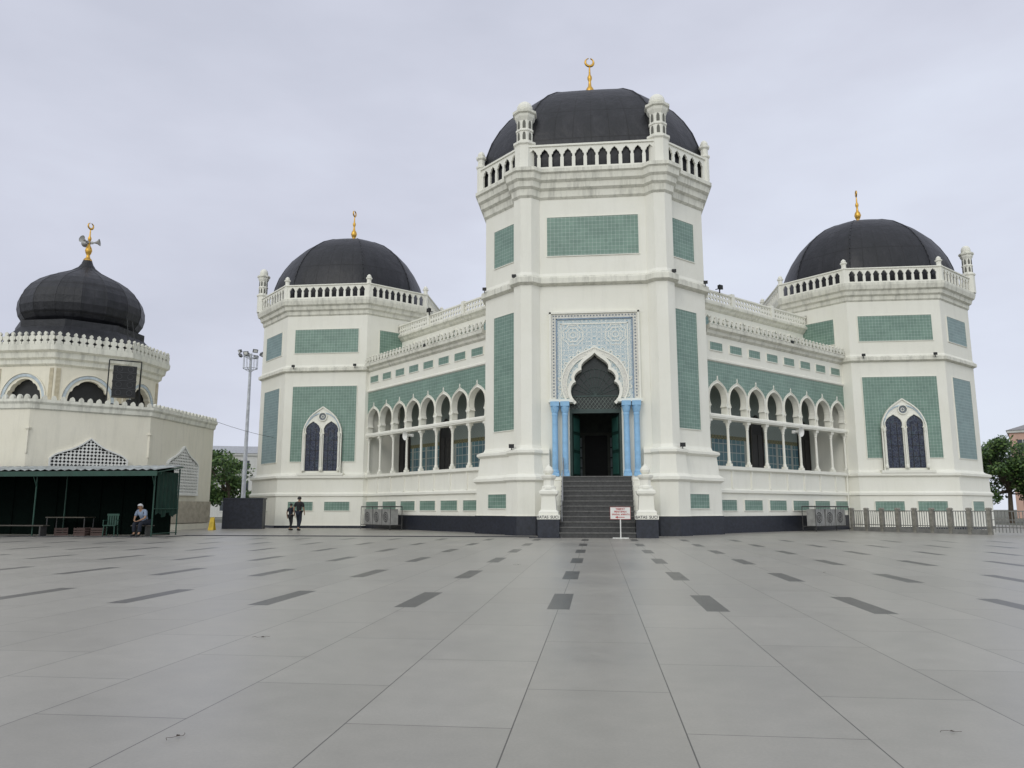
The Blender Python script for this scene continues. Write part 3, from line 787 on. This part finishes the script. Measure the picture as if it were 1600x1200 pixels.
sit={'pelvis':((0,0,.53),.12),'waist':((0,-.06,.66),.11),'chest':((0,-.17,.86),.135),'neckb':((0,-.25,.99),.07),'neck':((0,-.29,1.04),.052),'head':((0,-.32,1.09),.07),'crown':((0,-.34,1.18),.075),
 'shL':((-.19,-.22,.95),.055),'elL':((-.24,-.3,.7),.04),'wrL':((-.12,-.45,.6),.026),'haL':((-.07,-.48,.58),.026),
 'shR':((.19,-.22,.95),.055),'elR':((.24,-.3,.7),.04),'wrR':((.12,-.45,.6),.026),'haR':((.07,-.48,.58),.026),
 'hipL':((-.1,0,.52),.09),'knL':((-.14,-.42,.5),.065),'anL':((-.13,-.4,.1),.04),'toL':((-.14,-.53,.04),.035),
 'hipR':((.1,0,.52),.09),'knR':((.14,-.42,.5),.065),'anR':((.13,-.44,.1),.04),'toR':((.14,-.57,.04),.035)}
# ------------------------------------------------------------- ablution pavilion
PA,PH=6.85,3.2
MP=T(-28.9,39.1,0)
pav=empty('ablution_pavilion',MP,'cream octagonal pavilion with black onion dome and arched drum','building')
b=MB()
b.sweep(octo(PA,PH),[(.1,0),(.1,.3),(0,.35),(0,5.6),(.08,5.66),(.1,5.85),(.18,5.95),(.18,6.05),(0,6.05)],cap=True,mf=lambda a,c:1 if a>=5.6 else 0)
b.fin('wall',[M_PV,M_ST],pav,MP)
b=MB()
for k in (0,1,2):
    F,hl=face(PA,PH,k); b.X=F; hl+=.05; n=int(2*hl/.36)
    b.box(-hl,hl,-.165,-.015,6.04,6.08)
    for i in range(n):
        c=-hl+2*hl*(i+.5)/n
        b.solid([(6.07,.11),(6.15,.11),(6.24,.07),(6.29,0)],c,-.16,-.02,0)
b.X=Matrix(); b.fin('cresting',M_ST,pav,MP)
def lattice_window(parent,M,w,z0,z1,zs):
    b=MB()
    st=.16
    nx=int(2*w/st)
    def lim(x):
        t=abs(x)/w
        return zs+(z1-zs)*(1-t)**.8*(1-.25*math.sin(math.pi*t))
    z=z0
    while z<z1:
        for i in range(nx):
            x=-w+(i+.5)*2*w/nx
            if z+st*.7<lim(x):
                P=[(x-st/2,z),(x+st/2,z),(x+st/2,z+st),(x-st/2,z+st)]
                cz_=z+st/2; Q=[(x,cz_-st*.46),(x+st*.46,cz_),(x,cz_+st*.46),(x-st*.46,cz_)]
                vs=[(a,-.1,c) for a,c in P]+[(a,-.1,c) for a,c in Q]+[(a,-.02,c) for a,c in Q]
                b.add(vs,[(0,1,4),(1,5,4),(1,2,5),(2,6,5),(2,3,6),(3,7,6),(3,0,7),(0,4,7),(4,5,9,8),(5,6,10,9),(6,7,11,10),(7,4,8,11)],0)
        z+=st
    N=20
    O=[(w-2*w*i/N,lim(w-2*w*i/N)) for i in range(N+1)]
    b.add([(-w,-.015,z0),(w,-.015,z0)]+[(x,-.015,z) for x,z in O],[tuple(range(N+3))],1)
    b.strip([(w,z0)]+O+[(-w,z0)],-.07,-.14,0,0)
    b.box(-w-.1,w+.1,-.16,0,z0-.1,z0,0)
    return b.fin('lattice_window',[M_WHITE,M_BLACK],parent,M)
for k in (0,1,2):
    F,hl=face(PA,PH,k); lattice_window(pav,MP@F,1.5 if k!=1 else 1.6,1.9,4.35,3.4)
for k,x,y in ((0,PH,-PA),(1,PA,-PH),(2,-PH,-PA)):
    b=MB(); b.box(-.05,.05,-.05,.05,3.6,4.7); b.box(-.1,.1,-.1,.1,4.7,4.78)
    b.fin('pilaster_bracket',M_PV,pav,MP@T(x,y,0))
F,hl=face(PA,PH,2)
b=MB(); b.box(-hl+.1,hl-.1,-.13,-.1,.35,1.5,0)
b.fin('painted_dado',simple('dado_brown',(.40,.36,.29),.7),pav,MP@F)
MD=MP@T(.35,0,0)
b=MB()
DA=3.85;DH=DA*.4142
b.sweep(octo(DA-.35,DH-.15),[(0,6.0),(0,8.2)],cap=True,m=1)
arch=[(6.05,.95),(6.55,.95),(6.75,.92),(6.95,.86),(7.0,.76),(7.15,.72),(7.3,.59),(7.34,.48),(7.45,.40),(7.55,.2),(7.58,0),(8.3,0)]
for k in range(8):
    F,hl=face(DA,DH,k); b.X=F
    b.plate(arch,[0],hl,0,.3,0,0)
    P=[(1.05*math.cos(a),6.5+1.18*math.sin(a)) for a in [R(-5)+R(190)*i/24 for i in range(25)]]
    b.strip(P,-.14,-.05,.02,2)
    P=[(1.21*math.cos(a),6.5+1.34*math.sin(a)) for a in [R(-5)+R(190)*i/24 for i in range(25)]]
    b.strip(P,-.05,-.08,.02,0)
    for sx in (-hl+.16,hl-.16): b.box(sx-.1,sx+.1,-.03,0,6.1,8.1,4)
b.X=Matrix()
b.sweep(octo(DA,DH),[(.0,8.2),(.14,8.3),(.16,8.5),(.3,8.6),(.34,8.85),(.5,8.95),(.52,9.2),(0,9.3)],m=3)
b.fin('drum',[M_PV,M_BLACK,simple('blue_grey_relief',(.42,.48,.52),.7),M_ST,simple('tan_paint',(.46,.41,.30),.8)],pav,MD)
b=MB()
for k in range(8):
    F,hl=face(DA,DH,k,.42); b.X=F; hl+=.17; n=10
    b.box(-hl,hl,-.065,.065,9.18,9.26)
    for i in range(n):
        c=-hl+2*hl*(i+.5)/n; p=hl/n
        b.solid([(9.25,p*.9),(9.36,p*.9),(9.43,p*.4),(9.53,p*.92),(9.64,p*.92),(9.71,p*.3),(9.78,p*.5),(9.84,p*.4),(9.9,0)],c,-.05,.05,0)
b.X=Matrix(); b.fin('cresting',M_ST,pav,MD)
b=MB()
b.sweep(octo(DA-.2,DH-.08),[(0,9.25),(0,9.6)],m=0)
def sc(k): return [(p[0]*k,p[1]*k) for p in octo(DA,DH)(0)]
b.sweep(sc,[(.96,9.6),(.90,10.0),(.80,10.4),(.78,10.5),(.78,10.85),(.69,10.92)],m=0)
b.fin('black_roof',M_DOME,pav,MD)
key=[(2.6,10.9),(2.86,11.1),(3.06,11.42),(3.15,11.8),(3.13,12.2),(2.98,12.65),(2.7,13.08),(2.3,13.45),(1.8,13.77),(1.27,14.03),(.8,14.27),(.48,14.52),(.3,14.8),(.2,15.1)]
b=MB(); b.rev(key,16,a0=R(11.25))
for k in range(16):
    a=R(11.25)+2*math.pi*k/16
    for i in range(len(key)-3):
        b.tube((key[i][0]*math.cos(a),key[i][0]*math.sin(a),key[i][1]),(key[i+1][0]*math.cos(a),key[i+1][0]*math.sin(a),key[i+1][1]),.014,n=4)
od=b.fin('onion_dome',M_DOME,pav,MD)
finial(pav,MD@T(0,0,14.95)@RZ(75),1.0,1.2)
for ang in (20,-100,150):
    b=MB(); b.rev([(.03,0),(.05,.09),(.09,.21),(.19,.31),(.21,.34),(.18,.3),(.04,.18)],16); b.box(-.06,.06,-.06,.06,-.13,0)
    b.tube((0,0,-.1),(0,-.02,-.32),.02)
    b.fin('horn_speaker',M_GREY,pav,MD@T(0,0,16.1)@RZ(ang)@T(.2,0,0)@RY(82))
b=MB(); b.tube((3.7,-1.2,9.3),(3.3,-.9,11.3),.025,n=5); b.tube((3.9,-.8,9.3),(3.4,-.6,11.2),.025,n=5)
for i in range(6): 
    t=i/6+.08; b.tube((3.7-.4*t,-1.2+.3*t,9.3+2*t),(3.9-.5*t,-.8+.2*t,9.3+1.9*t),.018,n=4)
b.fin('ladder',M_BLACK,pav,MD)
Ms=T(-23.3,35.4,6.05)@RZ(35)
sp=empty('loudspeaker',Ms,'tall black loudspeaker cabinet on a steel frame above the roof edge','loudspeaker')
b=MB()
for x in (-.72,.72): b.tube((x,0,0),(x,0,2.35),.03)
b.tube((-.72,0,2.35),(.72,0,2.35),.03); b.tube((-.72,0,.15),(.72,0,.15),.03); b.tube((.72,0,2.3),(.72,1.2,0),.025)
b.tube((.25,-.1,.05),(.25,-.1,.4),.14,.1,10)
b.fin('stand',M_BLACK,sp,Ms)
b=MB(); b.box(-.52,.52,-.3,.3,.5,2.05,0)
for z in (.9,1.3,1.7): b.box(-.54,.54,-.32,.32,z-.015,z+.015,1)
for z in (.7,1.1,1.5,1.88):
    for x in (-.25,.25): b.strip([(x+.14*math.cos(2*math.pi*i/16),z+.14*math.sin(2*math.pi*i/16)) for i in range(16)],.025,-.32,-.3,1,closed=True)
b.fin('cabinet',[M_BLACK,simple('speaker_trim',(.045,.045,.05),.5)],sp,Ms)
# ------------------------------------------------------------- canopy
MK=T(-17.95,29.85,0)
can=empty('canopy',MK,'low shelter with corrugated roof and green steel posts beside the pavilion','shelter')
b=MB(); n=90; L=16
vs=[];fs=[]
for i in range(n*2+1):
    x=-L+L*i/(n*2); dz=.03*math.sin(i*math.pi/2)
    vs+=[(x+.25,-.35,2.68+dz),(x+.1,2.0,2.96+dz)]
for i in range(n*2): fs.append((2*i,2*i+2,2*i+3,2*i+1))
b.add(vs,fs); b.fin('roof_sheet',simple('corrugated_roof',(.33,.35,.34),.6,var=.35,scale=1.5),can,MK)
b=MB()
for x in (0,-5.2,-10.5,-14.6):
    b.tube((x,0,0),(x,0,2.62),.03); b.tube((x,0,2.0),(x,-.3,2.58),.02) ; b.tube((x,1.85,0),(x,1.85,2.8),.03)
b.box(-L+.25,.27,-.36,-.31,2.42,2.62); b.box(-L+.3,.25,-.02,.02,2.5,2.58); b.tube((.2,-.3,2.56),(.1,1.9,2.88),.03)
b.tube((0,.0,1.1),(0,1.9,1.1),.02); b.tube((0,.0,.1),(0,1.9,.1),.02)
b.fin('frame',M_GREEN,can,MK)
b=MB(); b.box(-L,-.35,1.95,2.0,0,2.86,0)
for i in range(15): b.box(-L+i*1.03,-L+i*1.03+.04,1.91,1.95,0,2.86,0)
b.box(-L,-.1,-.1,1.95,2.60,2.63,1)  # black sheet added under the roof to deepen the shade
b.box(-L,-.1,-.34,-.1,2.60,2.63,1)
b.fin('back_screen',[simple('painted_screen_shade',(.002,.005,.004),.9,spec=.05),M_BLACK],can,MK)  # near-black green paints the shelter's deep shadow into the screen
b=MB()
vs=[];fs=[];N=26
for i in range(N+1):
    y=.25+1.55*i/N; xx=.05*math.sin(i*1.25)
    vs+=[(xx-.04,y,.85+.1*math.sin(i*.5)),(xx*.6-.04,y,1.8),(xx*.3-.04,y,2.62)]
for i in range(N): fs+=[(3*i,3*i+3,3*i+4,3*i+1),(3*i+1,3*i+4,3*i+5,3*i+2)]
b.add(vs,fs); b.fin('side_cloth',simple('green_cloth',(.006,.03,.02),.9),can,MK)
def chair(M):
    e=empty('chair',M,'green plastic chair standing under the shelter','chair')
    b=MB(); b.box(-.23,.23,-.22,.22,.41,.45); b.fin('seat',M_GREEN,e,M)
    b=MB()
    for i in range(5): b.box(-.21+i*.09,-.15+i*.09,.2,.235,.45,.86)
    b.box(-.23,.23,.195,.24,.82,.9); b.fin('backrest',M_GREEN,e,M)
    for x in (-.2,.2):
        for y in (-.19,.19):
            b=MB(); b.tube((x,y,.41),(x*1.1,y*1.15,0),.025,.02); b.fin('leg',M_GREEN,e,M)
    for x in (-.24,.24):
        b=MB(); b.box(x-.02,x+.02,-.18,.22,.62,.65); b.tube((x,-.16,.62),(x,-.18,.42),.018); b.fin('armrest',M_GREEN,e,M)
chair(T(-19.75,29.9,0)@RZ(15))
m_gw=simple('grey_wood',(.07,.06,.05),.7)
def bench(M,w):
    e=empty('bench',M,'long low wooden bench under the shelter','bench')
    b=MB()
    for i in range(3): b.box(-w/2,w/2,-.2+i*.14,-.08+i*.14,.4,.44)
    b.fin('seat',m_gw,e,M)
    for x in (-w/2+.15,w/2-.15):
        b=MB(); b.box(x-.03,x+.03,-.18,.18,0,.4); b.fin('leg',m_cage,e,M)
bench(T(-23.7,29.8,0),2.4)
bench(T(-18.55,30.2,0),.8)
person(T(-18.42,30.15,0)@RZ(-10),1.05,sit,M_PLC,M_NAVY,'person in pale blue shirt and white cap sitting hunched over',cap=M_WCL)
b=MB(); b.box(-.9,.9,-.35,.35,.72,.76,0)
for x in (-.85,.85):
    for y in (-.3,.3): b.tube((x,y,0),(x,y,.72),.022,n=6,m=1)
t=b.fin('table',[simple('table_top',(.07,.06,.045),.5),m_cage],None,T(-22.4,31.1,0)); top(t,'plain table in the shade under the shelter','table')
m_cr=simple('crate_brown',(.06,.035,.03),.7)
for i,(x,y) in enumerate(((-21.2,30.2),(-20.6,30.4),(-21.6,30.9),(-22.2,30.3))):
    b=MB(); b.box(-.25,.25,-.18,.18,0,.04)
    for z in (.04,.14,.24): 
        b.box(-.25,.25,-.18,-.16,z,z+.07); b.box(-.25,.25,.16,.18,z,z+.07); b.box(-.25,-.23,-.16,.16,z,z+.07); b.box(.23,.25,-.16,.16,z,z+.07)
    for x2 in (-.24,.22):
        for y2 in (-.175,.155): b.box(x2,x2+.02,y2,y2+.02,.04,.33)
    o=b.fin('crate',m_cr,None,T(x,y,0)@RZ(12*i)); top(o,'slatted crate on the ground under the shelter','crate','crates under the shelter')
b=MB(); b.box(-1.1,1.1,-.3,.3,0,1.62); b.box(-1.14,1.14,-.34,.34,1.62,1.7)
o=b.fin('granite_wall',M_DK,None,T(-19.6,41.6,0)@RZ(8)); top(o,'low black granite wall standing between pavilion and tower','wall')
b=MB()
b.add([(-.15,-.15,0),(.15,-.15,0),(.11,-.02,.62),(-.11,-.02,.62)],[(0,1,2,3)]); b.add([(-.15,.15,0),(.15,.15,0),(.11,.02,.62),(-.11,.02,.62)],[(3,2,1,0)]); b.box(-.11,.11,-.02,.02,.6,.66)
o=b.fin('caution_board',simple('yellow_plastic',(.6,.42,.03),.5),None,T(-20.1,39.0,0)); top(o,'yellow folding caution board on the plaza','sign')
# ------------------------------------------------------------- floodlight mast
Mm=T(-27.2,57.4,0)
M_MAST=simple('galvanised_mast',(.48,.50,.53),.5,.1)
e=empty('floodlight_mast',Mm,'tall grey mast with a ring of floodlights on top','light mast')
b=MB(); b.tube((0,0,0),(0,0,13.3),.18,.10,12); b.box(-.35,.35,-.35,.35,0,.25); b.fin('pole',M_MAST,e,Mm)
b=MB()
for z in (12.1,13.1):
    for i in range(12):
        a=2*math.pi*i/12;a2=2*math.pi*(i+1)/12
        b.tube((.55*math.cos(a),.55*math.sin(a),z),(.55*math.cos(a2),.55*math.sin(a2),z),.03,n=5)
        if i%3==0: b.tube((0,0,z-.3),(.55*math.cos(a),.55*math.sin(a),z),.03,n=5)
for i in range(12):
    a=2*math.pi*i/12; b.tube((.55*math.cos(a),.55*math.sin(a),12.1),(.55*math.cos(a),.55*math.sin(a),13.1),.018,n=4)
b.fin('ring_frame',M_MAST,e,Mm)
mlh=simple('lamp_housing',(.13,.135,.14),.5)
for i in range(8):
    a=2*math.pi*i/8
    b=MB(); b.box(-.17,.17,-.08,.06,-.12,.12,0); b.box(-.2,.2,-.11,-.08,-.14,.14,0); b.box(-.14,.14,-.12,-.11,-.1,.1,1)
    b.fin('floodlight',[mlh,M_WHITE],e,Mm@T(.85*math.cos(a),.85*math.sin(a),13.2+.2*(i%2))@RZ(math.degrees(a)+90)@RX(25))
# ------------------------------------------------------------- fence
P1=Vector((13.0,41.7));P2=Vector((19.6,31.0)); d=(P2-P1); Lf=d.length; n=14; ang=math.degrees(math.atan2(d.y,d.x))
MF=T(P1.x,P1.y,0)@RZ(ang)
e=empty('fence',MF,'concrete post fence with steel rails beside the mosque','fence')
m_con=simple('weathered_concrete',(.24,.23,.20),.85,var=.35,scale=5)
for i in range(n+1):
    if i>8 and i%2: continue
    x=Lf*i/n; b=MB(); q=.075 if i<=8 else .045
    b.box(-q,q,-q,q,0,1.06); b.sweep(lambda o:[(-o,-o),(o,-o),(o,o),(-o,o)],[(q+.025,1.06),(q+.025,1.11),(q-.01,1.15)])
    b.fin('post',m_con,e,MF@T(x,0,0))
b=MB()
for i in range(n):
    xa=Lf*i/n+.09; xb=Lf*(i+1)/n-.09
    if i>=8: xa-=.09; xb+=.09
    b.box(xa,xb,-.02,.02,.98,1.02); b.box(xa,xb,-.02,.02,.3,.34)
    if i<8: b.box(xa,xb,-.06,.06,0,.2)
    else: b.box(xa,xb,-.02,.02,.62,.65)
    k=6
    for j in range(k): 
        x=xa+(xb-xa)*(j+.5)/k; b.box(x-.012,x+.012,-.012,.012,.1,1.0)
b.fin('railing',simple('dull_rail',(.22,.22,.21),.6,.2),e,MF)
# ------------------------------------------------------------- trees
def leafmat():
    m,nt,b=nmat('foliage'); g=nd(nt,'ShaderNodeNewGeometry')
    col=ramp(nt,g.outputs['Random Per Island'],[(0,(.02,.05,.012)),(.5,(.055,.115,.026)),(1,(.12,.19,.045))])
    nt.links.new(col,b.inputs['Base Color']); b.inputs['Roughness'].default_value=.6
    return m
M_LEAF=leafmat(); M_BARK=simple('bark',(.09,.07,.05),.9,var=.3)
def tree(M,H,r,label,nclump=26,per=150):
    e=empty('tree',M,label,'tree')
    b=MB(); b.tube((0,0,0),(.1,0,H*.35),.22,.15); b.tube((.1,0,H*.35),(.0,.1,H*.6),.15,.1)
    cl=[]
    for i in range(nclump):
        a=random.uniform(0,6.283); rr=r*math.sqrt(random.random())*.85; z=H*.3+random.random()*H*.62
        k=1-abs((z-H*.55)/(H*.55))**2*.6
        c=Vector((rr*k*math.cos(a),rr*k*math.sin(a),z)); cl.append((c,random.uniform(.22,.4)*r))
        if i%2==0: b.tube((.05,.05,H*random.uniform(.3,.5)),c,.07,.02,5)
    b.fin('trunk',M_BARK,e,M)
    b=MB()
    for c,cr in cl:
        for j in range(per):
            v=Vector((random.gauss(0,1),random.gauss(0,1),random.gauss(0,1))).normalized()*cr*random.random()**.4
            v.z*=.75; p=c+v; s_=random.uniform(.07,.15)*r/2.5
            u=Vector((random.uniform(-1,1),random.uniform(-1,1),random.uniform(-1,1))).normalized(); w=u.orthogonal().normalized()
            b.add([p-u*s_-w*s_*.2,p-w*s_*.6,p+u*s_,p+w*s_*.6],[(0,1,2,3)])
    b.fin('crown',M_LEAF,e,M)
tree(T(-35.5,71.5,0),6.9,3.2,'leafy green tree behind the black granite wall',30,170)
tree(T(-39.5,73,0),6.4,3.0,'leafy green tree beyond the pavilion',24,150)
tree(T(32.0,64.5,0),6.9,3.1,'broad green tree beyond the corner tower',46,220)
tree(T(37.5,66,0),4.6,3.0,'low green tree beyond the fence',30,170)
tree(T(34.5,60,0),2.6,2.2,'small bushy tree beyond the fence',22,130)
# ------------------------------------------------------------- background houses
def block(M,w,dp,h,col,label,floors,roof=(.3,.1,.06)):
    e=empty('background_building',M,label,'building')
    b=MB(); b.box(-w/2,w/2,0,dp,0,h,0); b.box(-w/2-.2,w/2+.2,-.2,dp+.2,h,h+.3,1)
    for f in range(1,floors): b.box(-w/2-.1,w/2+.1,-.15,0,h*f/floors-.12,h*f/floors+.12,1)
    b.fin('wall',[plaster('wall_paint',col,.4),plaster('wall_trim',(.6,.6,.58),.4)],e,M)
    m=simple('window_dark',(.05,.06,.07),.2)
    nx=max(2,int(w/2.4))
    for f in range(floors):
        for i in range(nx):
            b=MB(); x=-w/2+w*(i+.5)/nx; z=h*f/floors+h/floors*.3
            b.box(x-.55,x+.55,-.03,0,z,z+h/floors*.45,0); b.box(x-.62,x+.62,-.08,0,z-.1,z-.0,1); b.box(x-.03,x+.03,-.06,-.03,z,z+h/floors*.45,1)
            b.fin('window',[m,M_WHITE],e,M)
    b=MB(); b.add([(-w/2-.3,-.3,h+.3),(w/2+.3,-.3,h+.3),(w/2+.3,dp+.3,h+.3),(-w/2-.3,dp+.3,h+.3),(-w/2+w*.2,dp/2,h+1.6),(w/2-w*.2,dp/2,h+1.6)],[(0,1,5,4),(1,2,5),(2,3,4,5),(3,0,4)])
    b.fin('roof',simple('roof_sheet',roof,.7),e,M)
block(T(54.6,94,0)@RZ(-28),13,9,10.0,(.58,.38,.31),'pale orange multi-storey building beyond the trees',3,(.25,.24,.24))
block(T(67,86,0)@RZ(-25),9,9,7.0,(.6,.55,.45),'cream low building beyond the trees',2,(.25,.12,.08))
block(T(-50,100,0)@RZ(20),12,9,8.3,(.6,.6,.58),'pale building with grey roof beyond the trees',3,(.35,.36,.38))
b=MB(); A=Vector((-22.2,42.3,6.2)); pr=A
for i in range(1,17):
    t=i/16; q=A.lerp(Vector((-18.95,45.5,5.3)),t); q.z-=.5*t*(1-t); b.tube(pr,q,.012,n=4); pr=q
o=b.fin('overhead_wire',M_BLACK,None,Matrix()); top(o,'thin black cable strung from the pavilion to the tower','cable')
# ------------------------------------------------------------- ground
b=MB(); b.add([(-600,-300,0),(600,-300,0),(600,900,0),(-600,900,0)],[(0,1,2,3)])
g=b.fin('ground',simple('ground_earth',(.13,.13,.10),.9,var=.3,scale=.2),None,T(0,0,-.01)); g["kind"]="structure"
b=MB(); b.add([(-60,-20,0),(28,-20,0),(28,58,0),(-60,58,0)],[(0,1,2,3)])
g=b.fin('plaza_pavement',M_FLOOR,None,T(0,0,0)); g["kind"]="structure"
b=MB()
b.box(-16.9,-2.6,30.55,30.75,.004,.03,0); b.box(-2.6,-2.4,29.9,30.75,.004,.03,0); b.box(-2.6,-1.4,29.75,29.9,.004,.03,0)
b.box(-34,-16.9,28.9,29.05,.004,.025,0); b.box(-16.9,-16.75,28.9,30.55,.004,.025,0)
g=b.fin('drain_kerb',M_DK,None,Matrix()); g["kind"]="structure"
m_tw=simple('dry_twig',(.05,.035,.025),.9)
for i,(x,y,a) in enumerate(((1.72,4.25,20),(-2.05,3.75,80),(-2.9,6.6,10),(-1.6,15.5,0),(3.9,14.2,50))):
    b=MB(); pr=Vector((-.08,0,.008)); 
    for j in range(1,7):
        q=Vector((-.08+.16*j/6,.03*math.sin(j*.9+i),.008+.004*(j%2))); b.tube(pr,q,.0015,n=4); pr=q
    b.add([(0,.0,.01),(.02,.012,.014),(.045,.006,.006),(.02,-.01,.008)],[(0,1,2,3)])
    o=b.fin('dry_twig',m_tw,None,T(x,y,.004)@RZ(a)@Matrix.Scale(.7+.1*(i%4),4)); top(o,'small dry twig with a leaf on the tiles','twig','twigs scattered on the plaza')
# ------------------------------------------------------------- world
w=bpy.data.worlds.new("World"); SC.world=w; w.use_nodes=True; nt=w.node_tree
bg=nt.nodes['Background']; bg.inputs[1].default_value=.1
sky=nd(nt,'ShaderNodeTexSky'); sky.sky_type='NISHITA'; sky.sun_disc=False; sky.sun_elevation=R(40); sky.sun_rotation=R(200)
co=nd(nt,'ShaderNodeTexCoord').outputs['Generated']
s=nd(nt,'ShaderNodeSeparateXYZ',{0:co})
n=noise(nt,mapv(nt,co,(1.6,1.6,4.0)),1.5,5,.5)
n=mth(nt,'ADD',mth(nt,'MULTIPLY',n,.65),mth(nt,'ADD',mth(nt,'MULTIPLY',s.outputs[0],.16),mth(nt,'MULTIPLY',s.outputs[2],-.20)))
cl=ramp(nt,n,[(.10,(.59,.615,.72)),(.22,(.66,.685,.795)),(.36,(.74,.78,.895)),(.50,(.79,.845,.95))])
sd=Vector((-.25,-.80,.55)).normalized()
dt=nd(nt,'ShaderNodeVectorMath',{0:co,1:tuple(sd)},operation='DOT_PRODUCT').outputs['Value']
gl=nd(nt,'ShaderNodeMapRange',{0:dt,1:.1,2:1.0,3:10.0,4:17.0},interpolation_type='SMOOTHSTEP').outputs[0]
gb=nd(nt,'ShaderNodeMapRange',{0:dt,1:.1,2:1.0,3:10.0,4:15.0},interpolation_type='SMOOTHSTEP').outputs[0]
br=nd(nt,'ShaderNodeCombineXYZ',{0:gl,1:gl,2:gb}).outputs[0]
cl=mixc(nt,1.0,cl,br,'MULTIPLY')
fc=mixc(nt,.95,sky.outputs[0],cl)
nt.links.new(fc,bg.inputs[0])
sl=bpy.data.lights.new('sun','SUN'); sl.energy=.65; sl.angle=R(20); sl.color=(1,.955,.88)
so=bpy.data.objects.new('sun',sl); SC.collection.objects.link(so)
so.rotation_euler=sd.to_track_quat('Z','Y').to_euler()
# ------------------------------------------------------------- camera
cam=bpy.data.cameras.new('camera'); cam.lens=27; cam.sensor_width=36; cam.clip_end=3000; cam.clip_start=.05
co_=bpy.data.objects.new('camera',cam); SC.collection.objects.link(co_)
co_.location=(0,0,1.1); co_.rotation_euler=(R(90+9.23),0,R(6.25))
SC.camera=co_
SC.view_settings.view_transform='Standard'; SC.view_settings.look='None'; SC.view_settings.exposure=0
